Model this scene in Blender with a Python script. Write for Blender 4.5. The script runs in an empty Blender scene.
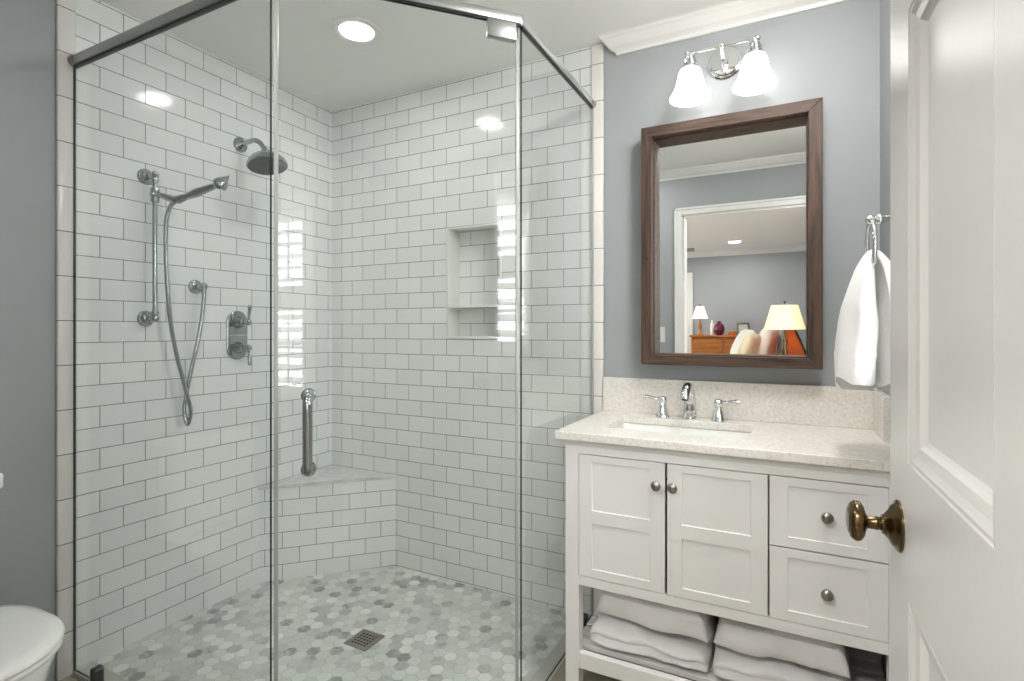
import bpy, bmesh, math, random
from mathutils import Vector, Matrix, Quaternion, noise

random.seed(7)
PI = math.pi
S = bpy.context.scene
COL = S.collection

# ------------------------------------------------------------------ camera
FPX, YAW, CAM, HOR, CXP = 529.62, 0.4655, (2.2592, -2.1463, 1.23), 330.12, 522.67
cam_data = bpy.data.cameras.new('camera')
cam_data.sensor_width = 36.0
cam_data.lens = FPX * 36.0 / 1024
cam_data.shift_x = -(CXP - 512.0) / 1024
cam_data.shift_y = -(340.5 - HOR) / 1024
cam_data.clip_start = 0.02
cam = bpy.data.objects.new('camera', cam_data)
cam.location = CAM
cam.rotation_euler = (PI / 2, 0, YAW)
COL.objects.link(cam)
S.camera = cam

# ------------------------------------------------------------------ world, exposure, lamp strengths
W = bpy.data.worlds.new('sky')
S.world = W
W.use_nodes = True
bg = W.node_tree.nodes['Background']
bg.inputs['Color'].default_value = (0.93, 0.97, 1.0, 1)
bg.inputs['Strength'].default_value = 9.0
S.view_settings.view_transform = 'Standard'
S.view_settings.look = 'None'
S.view_settings.exposure = 0.55
S.view_settings.gamma = 1.0
S.view_settings.use_curve_mapping = False
E_SHOWER = 42.0      # recessed lamp lens in the shower
E_FILL_DOME = 42.0      # added fill: unseen opal dome over the bathroom floor
E_FILL_BED = 215.0         # unseen recessed lamps added outside the doorway as frontal fill
E_BEDFAR = 190.0     # far bedroom lamps: one mirrored, the other added unseen for fill
E_FILL_CAN = 62.0        # unseen recessed lamp added before the shower for fill
E_SHADE = 2.3        # opal glass shades over the basin
E_BEDLAMP = 0.34      # bedside lamp shade

# ------------------------------------------------------------------ materials
def lin(c):
    return tuple((v / 255 / 12.92 if v / 255 <= 0.04045 else ((v / 255 + 0.055) / 1.055) ** 2.4) for v in c)

def new_mat(name):
    m = bpy.data.materials.new(name)
    m.use_nodes = True
    nt = m.node_tree
    return m, nt, nt.nodes['Principled BSDF']

def N(nt, kind, **kw):
    n = nt.nodes.new(kind)
    for k, v in kw.items():
        setattr(n, k, v)
    return n

def math_node(nt, op, a=None, b=None, c=None):
    n = nt.nodes.new('ShaderNodeMath')
    n.operation = op
    for i, v in enumerate((a, b, c)):
        if v is None:
            continue
        if isinstance(v, (int, float)):
            n.inputs[i].default_value = v
        else:
            nt.links.new(v, n.inputs[i])
    return n.outputs[0]

def vmath(nt, op, a=None, b=None):
    n = nt.nodes.new('ShaderNodeVectorMath')
    n.operation = op
    for i, v in enumerate((a, b)):
        if v is None:
            continue
        if isinstance(v, tuple):
            n.inputs[i].default_value = v
        else:
            nt.links.new(v, n.inputs[i])
    return n

def plain(name, rgb, rough=0.5, metal=0.0, bump=0.0, bscale=200.0, var=0.0, vscale=6.0, coat=0.0, spec=0.5):
    m, nt, p = new_mat(name)
    p.inputs['Base Color'].default_value = (*rgb, 1)
    p.inputs['Roughness'].default_value = rough
    p.inputs['Metallic'].default_value = metal
    p.inputs['Specular IOR Level'].default_value = spec
    p.inputs['Coat Weight'].default_value = coat
    p.inputs['Coat Roughness'].default_value = 0.08
    tc = N(nt, 'ShaderNodeTexCoord')
    if var > 0:
        n = N(nt, 'ShaderNodeTexNoise')
        n.inputs['Scale'].default_value = vscale
        n.inputs['Detail'].default_value = 4
        nt.links.new(tc.outputs['Object'], n.inputs['Vector'])
        r = N(nt, 'ShaderNodeMapRange')
        r.inputs['To Min'].default_value = 1 - var
        r.inputs['To Max'].default_value = 1 + var
        nt.links.new(n.outputs['Fac'], r.inputs['Value'])
        x = vmath(nt, 'SCALE', tuple(rgb))
        nt.links.new(r.outputs['Result'], x.inputs['Scale'])
        nt.links.new(x.outputs['Vector'], p.inputs['Base Color'])
    if bump > 0:
        n = N(nt, 'ShaderNodeTexNoise')
        n.inputs['Scale'].default_value = bscale
        n.inputs['Detail'].default_value = 3
        nt.links.new(tc.outputs['Object'], n.inputs['Vector'])
        b = N(nt, 'ShaderNodeBump')
        b.inputs['Strength'].default_value = 1.0
        b.inputs['Distance'].default_value = bump
        nt.links.new(n.outputs['Fac'], b.inputs['Height'])
        nt.links.new(b.outputs['Normal'], p.inputs['Normal'])
    return m

def emit(name, rgb, strength, rough=0.4):
    m, nt, p = new_mat(name)
    p.inputs['Base Color'].default_value = (0.85, 0.85, 0.83, 1)
    p.inputs['Roughness'].default_value = rough
    p.inputs['Emission Color'].default_value = (*rgb, 1)
    p.inputs['Emission Strength'].default_value = strength
    return m

def tile_mat(name, bw, bh, mortar, white, grout, offset=0.5, rough=0.12):
    """glazed tiles laid in running bond; UV is in metres"""
    m, nt, p = new_mat(name)
    uv = N(nt, 'ShaderNodeUVMap')
    br = N(nt, 'ShaderNodeTexBrick')
    br.offset = offset
    br.inputs['Scale'].default_value = 1
    br.inputs['Brick Width'].default_value = bw
    br.inputs['Row Height'].default_value = bh
    br.inputs['Mortar Size'].default_value = mortar
    br.inputs['Mortar Smooth'].default_value = 0.25
    br.inputs['Bias'].default_value = 0
    br.inputs['Color1'].default_value = (*[c * 1.02 for c in white], 1)
    br.inputs['Color2'].default_value = (*[c * 0.96 for c in white], 1)
    br.inputs['Mortar'].default_value = (*grout, 1)
    nt.links.new(uv.outputs['UV'], br.inputs['Vector'])
    nt.links.new(br.outputs['Color'], p.inputs['Base Color'])
    r = N(nt, 'ShaderNodeMapRange')
    r.inputs['To Min'].default_value = rough
    r.inputs['To Max'].default_value = 0.85
    nt.links.new(br.outputs['Fac'], r.inputs['Value'])
    nt.links.new(r.outputs['Result'], p.inputs['Roughness'])
    tc = N(nt, 'ShaderNodeTexCoord')
    n = N(nt, 'ShaderNodeTexNoise')
    n.inputs['Scale'].default_value = 14
    n.inputs['Detail'].default_value = 1
    nt.links.new(tc.outputs['Object'], n.inputs['Vector'])
    h = math_node(nt, 'MULTIPLY_ADD', br.outputs['Fac'], -1.0, math_node(nt, 'MULTIPLY', n.outputs['Fac'], 0.22))
    b = N(nt, 'ShaderNodeBump')
    b.inputs['Strength'].default_value = 0.7
    b.inputs['Distance'].default_value = 0.0016
    nt.links.new(h, b.inputs['Height'])
    nt.links.new(b.outputs['Normal'], p.inputs['Normal'])
    return m

def hex_mat(name, size):
    """hexagon marble mosaic; UV in metres (positive)"""
    m, nt, p = new_mat(name)
    uv = N(nt, 'ShaderNodeUVMap')
    pos = vmath(nt, 'SCALE', uv.outputs['UV'])
    pos.inputs['Scale'].default_value = 1.0 / size
    P = vmath(nt, 'ADD', pos.outputs['Vector'], (100.0, 60 * math.sqrt(3), 0)).outputs['Vector']
    H = (1.0, math.sqrt(3), 1.0)
    half = (0.5, math.sqrt(3) / 2, 0.0)
    a = vmath(nt, 'SUBTRACT', vmath(nt, 'MODULO', P, H).outputs['Vector'], half).outputs['Vector']
    bsh = vmath(nt, 'SUBTRACT', P, half).outputs['Vector']
    b = vmath(nt, 'SUBTRACT', vmath(nt, 'MODULO', bsh, H).outputs['Vector'], half).outputs['Vector']
    la = vmath(nt, 'DOT_PRODUCT', a, a).outputs['Value']
    lb = vmath(nt, 'DOT_PRODUCT', b, b).outputs['Value']
    sel = math_node(nt, 'LESS_THAN', lb, la)
    mx = N(nt, 'ShaderNodeMix', data_type='VECTOR')
    nt.links.new(sel, mx.inputs[0])
    nt.links.new(a, mx.inputs[4])
    nt.links.new(b, mx.inputs[5])
    gv = mx.outputs[1]
    cid = vmath(nt, 'SUBTRACT', P, gv).outputs['Vector']
    cid = vmath(nt, 'FLOOR', vmath(nt, 'ADD', vmath(nt, 'MULTIPLY', cid, (4.0, 4.0, 0.0)).outputs['Vector'], (0.5, 0.5, 0.5)).outputs['Vector']).outputs['Vector']
    wn = N(nt, 'ShaderNodeTexWhiteNoise', noise_dimensions='3D')
    nt.links.new(cid, wn.inputs['Vector'])
    ab = vmath(nt, 'ABSOLUTE', gv).outputs['Vector']
    sx = N(nt, 'ShaderNodeSeparateXYZ')
    nt.links.new(ab, sx.inputs[0])
    d = math_node(nt, 'MAXIMUM', sx.outputs['X'], vmath(nt, 'DOT_PRODUCT', ab, (0.5, math.sqrt(3) / 2, 0)).outputs['Value'])
    g = N(nt, 'ShaderNodeMapRange')
    g.inputs['From Min'].default_value = 0.455
    g.inputs['From Max'].default_value = 0.485
    nt.links.new(d, g.inputs['Value'])
    ramp = N(nt, 'ShaderNodeValToRGB')
    e = ramp.color_ramp.elements
    e[0].position, e[0].color = 0.0, (*lin((148, 151, 150)), 1)
    e[1].position, e[1].color = 1.0, (*lin((240, 242, 238)), 1)
    for q, c in ((0.09, (184, 188, 186)), (0.28, (208, 212, 208)), (0.75, (224, 227, 222))):
        k = ramp.color_ramp.elements.new(q)
        k.color = (*lin(c), 1)
    tc = N(nt, 'ShaderNodeTexCoord')
    ns = N(nt, 'ShaderNodeTexNoise')
    ns.inputs['Scale'].default_value = 22
    ns.inputs['Detail'].default_value = 5
    ns.inputs['Distortion'].default_value = 1.2
    nt.links.new(tc.outputs['Object'], ns.inputs['Vector'])
    f = math_node(nt, 'ADD', wn.outputs['Value'], math_node(nt, 'MULTIPLY', math_node(nt, 'SUBTRACT', ns.outputs['Fac'], 0.5), 0.55))
    nt.links.new(f, ramp.inputs['Fac'])
    mc = N(nt, 'ShaderNodeMix', data_type='RGBA')
    nt.links.new(g.outputs['Result'], mc.inputs[0])
    nt.links.new(ramp.outputs['Color'], mc.inputs[6])
    mc.inputs[7].default_value = (*lin((196, 198, 194)), 1)
    nt.links.new(mc.outputs[2], p.inputs['Base Color'])
    p.inputs['Roughness'].default_value = 0.32
    bm_ = N(nt, 'ShaderNodeBump')
    bm_.inputs['Distance'].default_value = 0.001
    bm_.inputs['Strength'].default_value = 0.5
    nt.links.new(math_node(nt, 'SUBTRACT', 1.0, g.outputs['Result']), bm_.inputs['Height'])
    nt.links.new(bm_.outputs['Normal'], p.inputs['Normal'])
    return m

def marble_mat(name):
    m, nt, p = new_mat(name)
    tc = N(nt, 'ShaderNodeTexCoord')
    n = N(nt, 'ShaderNodeTexNoise')
    n.inputs['Scale'].default_value = 9
    n.inputs['Detail'].default_value = 7
    n.inputs['Distortion'].default_value = 2.0
    nt.links.new(tc.outputs['Object'], n.inputs['Vector'])
    r = N(nt, 'ShaderNodeValToRGB')
    e = r.color_ramp.elements
    e[0].position, e[0].color = 0.3, (*lin((206, 210, 208)), 1)
    e[1].position, e[1].color = 0.62, (*lin((226, 230, 226)), 1)
    nt.links.new(n.outputs['Fac'], r.inputs['Fac'])
    nt.links.new(r.outputs['Color'], p.inputs['Base Color'])
    p.inputs['Roughness'].default_value = 0.15
    return m

def quartz_mat(name):
    m, nt, p = new_mat(name)
    tc = N(nt, 'ShaderNodeTexCoord')
    base = lin((240, 237, 230))
    n1 = N(nt, 'ShaderNodeTexNoise')
    n1.inputs['Scale'].default_value = 90
    n1.inputs['Detail'].default_value = 4
    nt.links.new(tc.outputs['Object'], n1.inputs['Vector'])
    r1 = N(nt, 'ShaderNodeValToRGB')
    e = r1.color_ramp.elements
    e[0].position, e[0].color = 0.35, (*lin((227, 221, 212)), 1)
    e[1].position, e[1].color = 0.65, (*base, 1)
    nt.links.new(n1.outputs['Fac'], r1.inputs['Fac'])
    v = N(nt, 'ShaderNodeTexVoronoi')
    v.inputs['Scale'].default_value = 190
    nt.links.new(tc.outputs['Object'], v.inputs['Vector'])
    wn = N(nt, 'ShaderNodeTexWhiteNoise', noise_dimensions='3D')
    nt.links.new(v.outputs['Position'], wn.inputs['Vector'])
    pick = math_node(nt, 'GREATER_THAN', wn.outputs['Value'], 0.82)
    near = math_node(nt, 'LESS_THAN', v.outputs['Distance'], 0.33)
    k = math_node(nt, 'MULTIPLY', math_node(nt, 'MULTIPLY', pick, near), 0.42)
    mc = N(nt, 'ShaderNodeMix', data_type='RGBA')
    nt.links.new(k, mc.inputs[0])
    nt.links.new(r1.outputs['Color'], mc.inputs[6])
    mc.inputs[7].default_value = (*lin((128, 116, 104)), 1)
    nt.links.new(mc.outputs[2], p.inputs['Base Color'])
    p.inputs['Roughness'].default_value = 0.22
    return m

def wood_mat(name, dark, light, axis, scale=9.0, rough=0.55, knots=True):
    m, nt, p = new_mat(name)
    tc = N(nt, 'ShaderNodeTexCoord')
    mp = N(nt, 'ShaderNodeMapping')
    sc = [scale * 6] * 3
    sc[axis] = scale * 0.5
    mp.inputs['Scale'].default_value = sc
    nt.links.new(tc.outputs['Object'], mp.inputs['Vector'])
    n = N(nt, 'ShaderNodeTexNoise')
    n.inputs['Scale'].default_value = 1.0
    n.inputs['Detail'].default_value = 8
    n.inputs['Roughness'].default_value = 0.65
    n.inputs['Distortion'].default_value = 0.6
    nt.links.new(mp.outputs['Vector'], n.inputs['Vector'])
    r = N(nt, 'ShaderNodeValToRGB')
    e = r.color_ramp.elements
    e[0].position, e[0].color = 0.32, (*dark, 1)
    e[1].position, e[1].color = 0.7, (*light, 1)
    nt.links.new(n.outputs['Fac'], r.inputs['Fac'])
    out = r.outputs['Color']
    if knots:
        v = N(nt, 'ShaderNodeTexVoronoi')
        v.inputs['Scale'].default_value = 9
        nt.links.new(tc.outputs['Object'], v.inputs['Vector'])
        k = math_node(nt, 'LESS_THAN', v.outputs['Distance'], 0.045)
        mc = N(nt, 'ShaderNodeMix', data_type='RGBA')
        nt.links.new(k, mc.inputs[0])
        nt.links.new(out, mc.inputs[6])
        mc.inputs[7].default_value = (*[c * 0.3 for c in dark], 1)
        out = mc.outputs[2]
    nt.links.new(out, p.inputs['Base Color'])
    p.inputs['Roughness'].default_value = rough
    b = N(nt, 'ShaderNodeBump')
    b.inputs['Distance'].default_value = 0.0015
    b.inputs['Strength'].default_value = 0.6
    nt.links.new(n.outputs['Fac'], b.inputs['Height'])
    nt.links.new(b.outputs['Normal'], p.inputs['Normal'])
    return m

def glass_mat(name, tint):
    """clear sheet glass: Fresnel reflection over straight transmission"""
    m = bpy.data.materials.new(name)
    m.use_nodes = True
    nt = m.node_tree
    nt.nodes.clear()
    out = N(nt, 'ShaderNodeOutputMaterial')
    geo = N(nt, 'ShaderNodeNewGeometry')
    ior = math_node(nt, 'MULTIPLY_ADD', geo.outputs['Backfacing'], 1 / 1.5 - 1.5, 1.5)
    fr = N(nt, 'ShaderNodeFresnel')
    nt.links.new(ior, fr.inputs['IOR'])
    tr = N(nt, 'ShaderNodeBsdfTransparent')
    tr.inputs['Color'].default_value = (*tint, 1)
    gl = N(nt, 'ShaderNodeBsdfGlossy')
    gl.inputs['Roughness'].default_value = 0.0
    mx = N(nt, 'ShaderNodeMixShader')
    nt.links.new(fr.outputs['Fac'], mx.inputs[0])
    nt.links.new(tr.outputs[0], mx.inputs[1])
    nt.links.new(gl.outputs[0], mx.inputs[2])
    nt.links.new(mx.outputs[0], out.inputs['Surface'])
    return m

M = {}
M['wall_paint'] = plain('wall_paint', lin((166, 170, 172)), 0.55, bump=0.0003, bscale=350, var=0.015)
M['ceiling_paint'] = plain('ceiling_paint', lin((242, 242, 239)), 0.8)
M['trim_paint'] = plain('trim_paint', lin((236, 235, 230)), 0.3, var=0.01)
M['door_paint'] = plain('door_paint', lin((203, 201, 197)), 0.30, var=0.01, bump=0.0003, bscale=60)
M['cabinet_paint'] = plain('cabinet_paint', lin((236, 235, 232)), 0.38, var=0.012)
TILE_W, GROUT = lin((240, 242, 240)), lin((124, 125, 121))
M['subway'] = tile_mat('subway_tile', 0.154, 0.0778, 0.0016, TILE_W, GROUT)
M['bullnose'] = tile_mat('bullnose_tile', 5.0, 0.1556, 0.0017, lin((236, 233, 228)), GROUT, 0.0)
M['ceramic'] = plain('glazed_ceramic', lin((232, 234, 229)), 0.1)
M['porcelain'] = plain('porcelain', lin((238, 238, 234)), 0.06, coat=0.4)
M['hex'] = hex_mat('hexagon_mosaic', 0.050)
M['marble'] = marble_mat('pale_marble')
M['threshold'] = plain('threshold_stone', lin((205, 205, 198)), 0.25, var=0.05, vscale=15)
M['floor_tile'] = tile_mat('floor_tile', 0.61, 0.30, 0.0012, lin((150, 144, 128)), lin((110, 106, 96)), 0.5, 0.4)
M['carpet'] = plain('carpet', lin((170, 160, 145)), 0.95, bump=0.004, bscale=300, var=0.06)
M['chrome'] = plain('chrome', (0.78, 0.80, 0.80), 0.07, 1.0)
M['chrome_bath'] = plain('polished_chrome', (0.40, 0.43, 0.43), 0.10, 1.0)
M['steel'] = plain('brushed_steel', (0.46, 0.47, 0.46), 0.30, 1.0)
M['steel_lit'] = plain('lit_steel', (0.80, 0.81, 0.80), 0.2, 1.0)  # same header steel, its brighter reflection put into a lighter base colour
M['satin'] = plain('satin_steel', (0.36, 0.37, 0.36), 0.38, 1.0)
M['gunmetal'] = plain('dark_metal', (0.10, 0.10, 0.10), 0.3, 1.0)
M['gasket'] = plain('black_gasket', (0.015, 0.016, 0.015), 0.4)
M['nickel'] = plain('satin_nickel', (0.36, 0.34, 0.31), 0.28, 1.0)
M['brass'] = plain('antique_brass', (0.145, 0.10, 0.05), 0.22, 1.0, var=0.25, vscale=40)
M['dark'] = plain('black_void', (0.01, 0.01, 0.01), 0.6)
M['rubber'] = plain('grey_nozzles', (0.12, 0.12, 0.125), 0.5)
M['glass'] = glass_mat('clear_glass', (0.984, 0.992, 0.987))
M['glass_edge'] = plain('glass_edge', (0.012, 0.03, 0.024), 0.15)
M['pane'] = glass_mat('window_glass', (0.98, 0.99, 0.985))
M['seal'] = plain('clear_vinyl_seal', lin((172, 174, 168)), 0.3)
M['mirror'] = plain('mirror_silver', (0.93, 0.94, 0.94), 0.0, 1.0)
M['quartz'] = quartz_mat('speckled_quartz')
M['wood_x'] = wood_mat('reclaimed_wood_across', lin((46, 34, 27)), lin((108, 82, 67)), 0)
M['wood_z'] = wood_mat('reclaimed_wood_upright', lin((46, 34, 27)), lin((108, 82, 67)), 2)
M['oak'] = wood_mat('honey_oak', lin((150, 86, 30)), lin((200, 128, 58)), 0, 6, 0.35, False)
M['cherry'] = plain('orange_cherry', lin((206, 92, 22)), 0.3, var=0.05)
M['towel'] = plain('white_terry', lin((247, 246, 245)), 0.95, bump=0.0025, bscale=420, spec=0.1)
M['linen'] = plain('ivory_linen', lin((212, 196, 168)), 0.9, bump=0.001, bscale=200, var=0.05)
M['linen_white'] = plain('white_linen', lin((226, 221, 210)), 0.9, bump=0.001, bscale=200)
M['vase'] = plain('purple_glass', lin((96, 12, 50)), 0.05, coat=0.5)
M['paper'] = plain('photo_print', lin((196, 202, 190)), 0.4, var=0.3, vscale=30)
M['plastic'] = plain('white_plastic', lin((236, 235, 228)), 0.3)
M['lens_shower'] = emit('lamp_lens', (1.0, 0.985, 0.96), E_SHOWER)
M['lens_fill_dome'] = emit('lamp_lens_fill_dome', (1.0, 0.985, 0.96), E_FILL_DOME)
M['lens_fill_bed'] = emit('lamp_lens_fill_bedroom', (1.0, 0.98, 0.955), E_FILL_BED)
M['lens_far'] = emit('lamp_lens_far', (1.0, 0.98, 0.955), E_BEDFAR)
M['lens_fill_can'] = emit('lamp_lens_fill_front', (1.0, 0.985, 0.96), E_FILL_CAN)
M['opal'] = emit('opal_glass', (1.0, 0.98, 0.95), E_SHADE)
M['shade_warm'] = emit('lit_lampshade', (1.0, 0.74, 0.40), E_BEDLAMP)
M['shade_warm'].node_tree.nodes['Principled BSDF'].inputs['Base Color'].default_value = (0.75, 0.55, 0.30, 1)
M['shade_white'] = emit('white_lampshade', (1.0, 0.95, 0.85), 0.35)

# ------------------------------------------------------------------ mesh builder
class MB:
    def __init__(s):
        s.bm = bmesh.new()
        s.mi = 0
    def face(s, vs):
        try:
            f = s.bm.faces.new(vs)
            f.material_index = s.mi
            return f
        except ValueError:
            return None
    def add(s, verts, faces):
        v = [s.bm.verts.new(p) for p in verts]
        for f in faces:
            s.face([v[i] for i in f])
        return v
    def box(s, lo, hi, bev=0.0, seg=2, mtx=None):
        t = bmesh.new()
        bmesh.ops.create_cube(t, size=1)
        lo, hi = Vector(lo), Vector(hi)
        for v in t.verts:
            v.co = Vector([lo[i] + (v.co[i] + 0.5) * (hi[i] - lo[i]) for i in range(3)])
        if bev > 0:
            bmesh.ops.bevel(t, geom=list(t.edges), offset=bev, segments=seg, profile=0.5, affect='EDGES')
        if mtx:
            t.transform(mtx)
        s.merge(t)
        return s
    def merge(s, t):
        vm = {v: s.bm.verts.new(v.co) for v in t.verts}
        for f in t.faces:
            s.face([vm[v] for v in f.verts])
        t.free()
    def loft(s, loops, cap0=True, cap1=True, closed=True):
        rows = [[s.bm.verts.new(p) for p in lp] for lp in loops]
        n = len(rows[0])
        for a, b in zip(rows, rows[1:]):
            for i in range(n if closed else n - 1):
                j = (i + 1) % n
                s.face([a[i], a[j], b[j], b[i]])
        if cap0:
            s.face(list(reversed(rows[0])))
        if cap1:
            s.face(rows[-1])
        return s
    def tube(s, pts, r, seg=12, smooth=0, caps=True):
        pts = [Vector(p) for p in pts]
        rr = list(r) if isinstance(r, (list, tuple)) else [r] * len(pts)
        if smooth and len(pts) > 2:
            P, R = [], []
            n = len(pts)
            for i in range(n - 1):
                p0, p1, p2, p3 = pts[max(i - 1, 0)], pts[i], pts[i + 1], pts[min(i + 2, n - 1)]
                for k in range(smooth):
                    t = k / smooth
                    P.append(0.5 * ((2 * p1) + (p2 - p0) * t + (2 * p0 - 5 * p1 + 4 * p2 - p3) * t * t + (3 * p1 - p0 - 3 * p2 + p3) * t ** 3))
                    R.append(rr[i] * (1 - t) + rr[i + 1] * t)
            P.append(pts[-1]); R.append(rr[-1])
            pts, rr = P, R
        d0 = (pts[1] - pts[0]).normalized()
        up = Vector((0, 0, 1)) if abs(d0.z) < 0.9 else Vector((1, 0, 0))
        nrm = (up - d0 * up.dot(d0)).normalized()
        loops = []
        for i, p in enumerate(pts):
            d = ((pts[i + 1] if i + 1 < len(pts) else p) - (pts[i - 1] if i else p)).normalized()
            nrm = (nrm - d * nrm.dot(d)).normalized()
            b = d.cross(nrm)
            loops.append([p + (nrm * math.cos(2 * PI * k / seg) + b * math.sin(2 * PI * k / seg)) * rr[i] for k in range(seg)])
        return s.loft(loops, caps, caps)
    def ring(s, c, R, r, axis, seg=40, sub=10):
        q = Vector((0, 0, 1)).rotation_difference(Vector(axis))
        rows = []
        for i in range(seg):
            a = 2 * PI * i / seg
            rows.append([Vector(c) + q @ Vector(((R + r * math.cos(b)) * math.cos(a), (R + r * math.cos(b)) * math.sin(a), r * math.sin(b)))
                         for b in [2 * PI * k / sub for k in range(sub)]])
        rows.append(rows[0])
        rv = [[s.bm.verts.new(p) for p in row] for row in rows[:-1]]
        rv.append(rv[0])
        for a, b in zip(rv, rv[1:]):
            for i in range(sub):
                j = (i + 1) % sub
                s.face([a[i], a[j], b[j], b[i]])
        return s
    def lathe(s, prof, o, axis=(0, 0, 1), seg=28, caps=True):
        """prof: (radius, distance along axis)"""
        q = Vector((0, 0, 1)).rotation_difference(Vector(axis).normalized())
        o = Vector(o)
        loops = [[o + q @ Vector((max(r, 1e-4) * math.cos(2 * PI * k / seg), max(r, 1e-4) * math.sin(2 * PI * k / seg), h)) for k in range(seg)] for r, h in prof]
        return s.loft(loops, caps, caps)
    def sphere(s, c, r, seg=16):
        prof = [(r * math.sin(PI * k / 10), -r * math.cos(PI * k / 10)) for k in range(11)]
        return s.lathe(prof, c, seg=seg)
    def plate(s, fn, u0, u1, v0, v1, w0, w1, holes=()):
        """slab spanned by u,v with thickness w0..w1 and rectangular holes (u0,u1,v0,v1)"""
        us = sorted({u0, u1, *[h[0] for h in holes], *[h[1] for h in holes]})
        vs = sorted({v0, v1, *[h[2] for h in holes], *[h[3] for h in holes]})
        us = [u for u in us if u0 <= u <= u1]
        vs = [v for v in vs if v0 <= v <= v1]
        def solid(i, j):
            if not (0 <= i < len(us) - 1 and 0 <= j < len(vs) - 1):
                return False
            cu, cv = (us[i] + us[i + 1]) / 2, (vs[j] + vs[j + 1]) / 2
            return not any(h[0] < cu < h[1] and h[2] < cv < h[3] for h in holes)
        cache = {}
        def V(i, j, w):
            k = (i, j, w)
            if k not in cache:
                cache[k] = s.bm.verts.new(fn(us[i], vs[j], w))
            return cache[k]
        for i in range(len(us) - 1):
            for j in range(len(vs) - 1):
                if not solid(i, j):
                    continue
                s.face([V(i, j, w1), V(i + 1, j, w1), V(i + 1, j + 1, w1), V(i, j + 1, w1)])
                s.face([V(i, j, w0), V(i, j + 1, w0), V(i + 1, j + 1, w0), V(i + 1, j, w0)])
                if not solid(i - 1, j): s.face([V(i, j, w0), V(i, j, w1), V(i, j + 1, w1), V(i, j + 1, w0)])
                if not solid(i + 1, j): s.face([V(i + 1, j, w0), V(i + 1, j + 1, w0), V(i + 1, j + 1, w1), V(i + 1, j, w1)])
                if not solid(i, j - 1): s.face([V(i, j, w0), V(i + 1, j, w0), V(i + 1, j, w1), V(i, j, w1)])
                if not solid(i, j + 1): s.face([V(i, j + 1, w0), V(i, j + 1, w1), V(i + 1, j + 1, w1), V(i + 1, j + 1, w0)])
        return s
    def prism(s, poly, fn, w0, w1):
        """2-D polygon extruded; fn maps (a, b, w) to a point"""
        return s.loft([[Vector(fn(a, b, w0)) for a, b in poly], [Vector(fn(a, b, w1)) for a, b in poly]])
    def build(s, name, mats, parent=None, smooth=None, uv=None, origin=None, subsurf=0, bevel=0):
        bmesh.ops.recalc_face_normals(s.bm, faces=s.bm.faces)
        me = bpy.data.meshes.new(name)
        if uv:
            lay = s.bm.loops.layers.uv.new('UVMap')
            for f in s.bm.faces:
                for l in f.loops:
                    l[lay].uv = uv(l.vert.co, f.normal)
        if origin is not None:
            bmesh.ops.translate(s.bm, vec=-Vector(origin), verts=s.bm.verts)
        s.bm.to_mesh(me)
        s.bm.free()
        for m in (mats if isinstance(mats, (list, tuple)) else [mats]):
            me.materials.append(M[m] if isinstance(m, str) else m)
        if smooth:
            for p in me.polygons:
                p.use_smooth = True
            me.set_sharp_from_angle(angle=math.radians(smooth))
        o = bpy.data.objects.new(name, me)
        COL.objects.link(o)
        if origin is not None:
            o.location = origin
        if parent is not None:
            o.parent = parent
            if parent.get('_world'):
                o.matrix_parent_inverse = parent.matrix_basis.inverted()
        if bevel:
            b = o.modifiers.new('soft_edges', 'BEVEL')
            b.width = bevel
            b.segments = 2
            b.limit_method = 'ANGLE'
            b.angle_limit = math.radians(40)
        if subsurf:
            m = o.modifiers.new('smooth', 'SUBSURF')
            m.levels = m.render_levels = subsurf
        return o

def tag(o, label, cat, group=None, kind=None):
    o['label'] = label
    o['category'] = cat
    if group:
        o['group'] = group
    if kind:
        o['kind'] = kind
    return o

def thing(name, loc, label, cat, group=None, kind=None):
    """Empty at the thing's base; its parts are modelled in world space"""
    o = bpy.data.objects.new(name, None)
    o.empty_display_size = 0.05
    COL.objects.link(o)
    o.location = loc
    o['_world'] = 1
    bpy.context.view_layer.update()
    return tag(o, label, cat, group, kind)

def struct(o, label=None, cat=None):
    o['kind'] = 'structure'
    if label:
        o['label'] = label
        o['category'] = cat
    return o

def rrect(cx, cy, hx, hy, r, z, n=6):
    pts = []
    for (sx, sy, a0) in ((1, 1, 0), (-1, 1, PI / 2), (-1, -1, PI), (1, -1, 1.5 * PI)):
        for k in range(n + 1):
            a = a0 + (PI / 2) * k / n
            pts.append(Vector((cx + sx * (hx - r) + r * math.cos(a), cy + sy * (hy - r) + r * math.sin(a), z)))
    return pts

# ------------------------------------------------------------------ dimensions
XR, YF, ZC, FL = 2.536, -2.12, 2.439, 0.02      # right wall, front wall, ceiling, floor
TE_B, TE_L = 1.507, -1.181                      # where the field tile ends (back / left)
TO_B, TO_L = 1.563, -1.235                      # outer edge of the bullnose trim
GL, GR = -1.187, 1.516                          # planes of the two fixed glass panels
P1, P2 = Vector((1.024, GL, 0)), Vector((GR, -0.675, 0))
ZROW = 2.43 - 40 * 0.0778
NX0, NX1, NZ0, NZ1 = 0.7645, 1.0725, 1.186, 1.730    # shower niche
BX0, BX1, BY1 = -1.6, 2.62, -7.3                # bedroom
YB = YF - 0.12                                  # bedroom side of the doorway wall
DW0, DW1, DWZ = 1.517, 2.425, 2.088              # doorway

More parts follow.
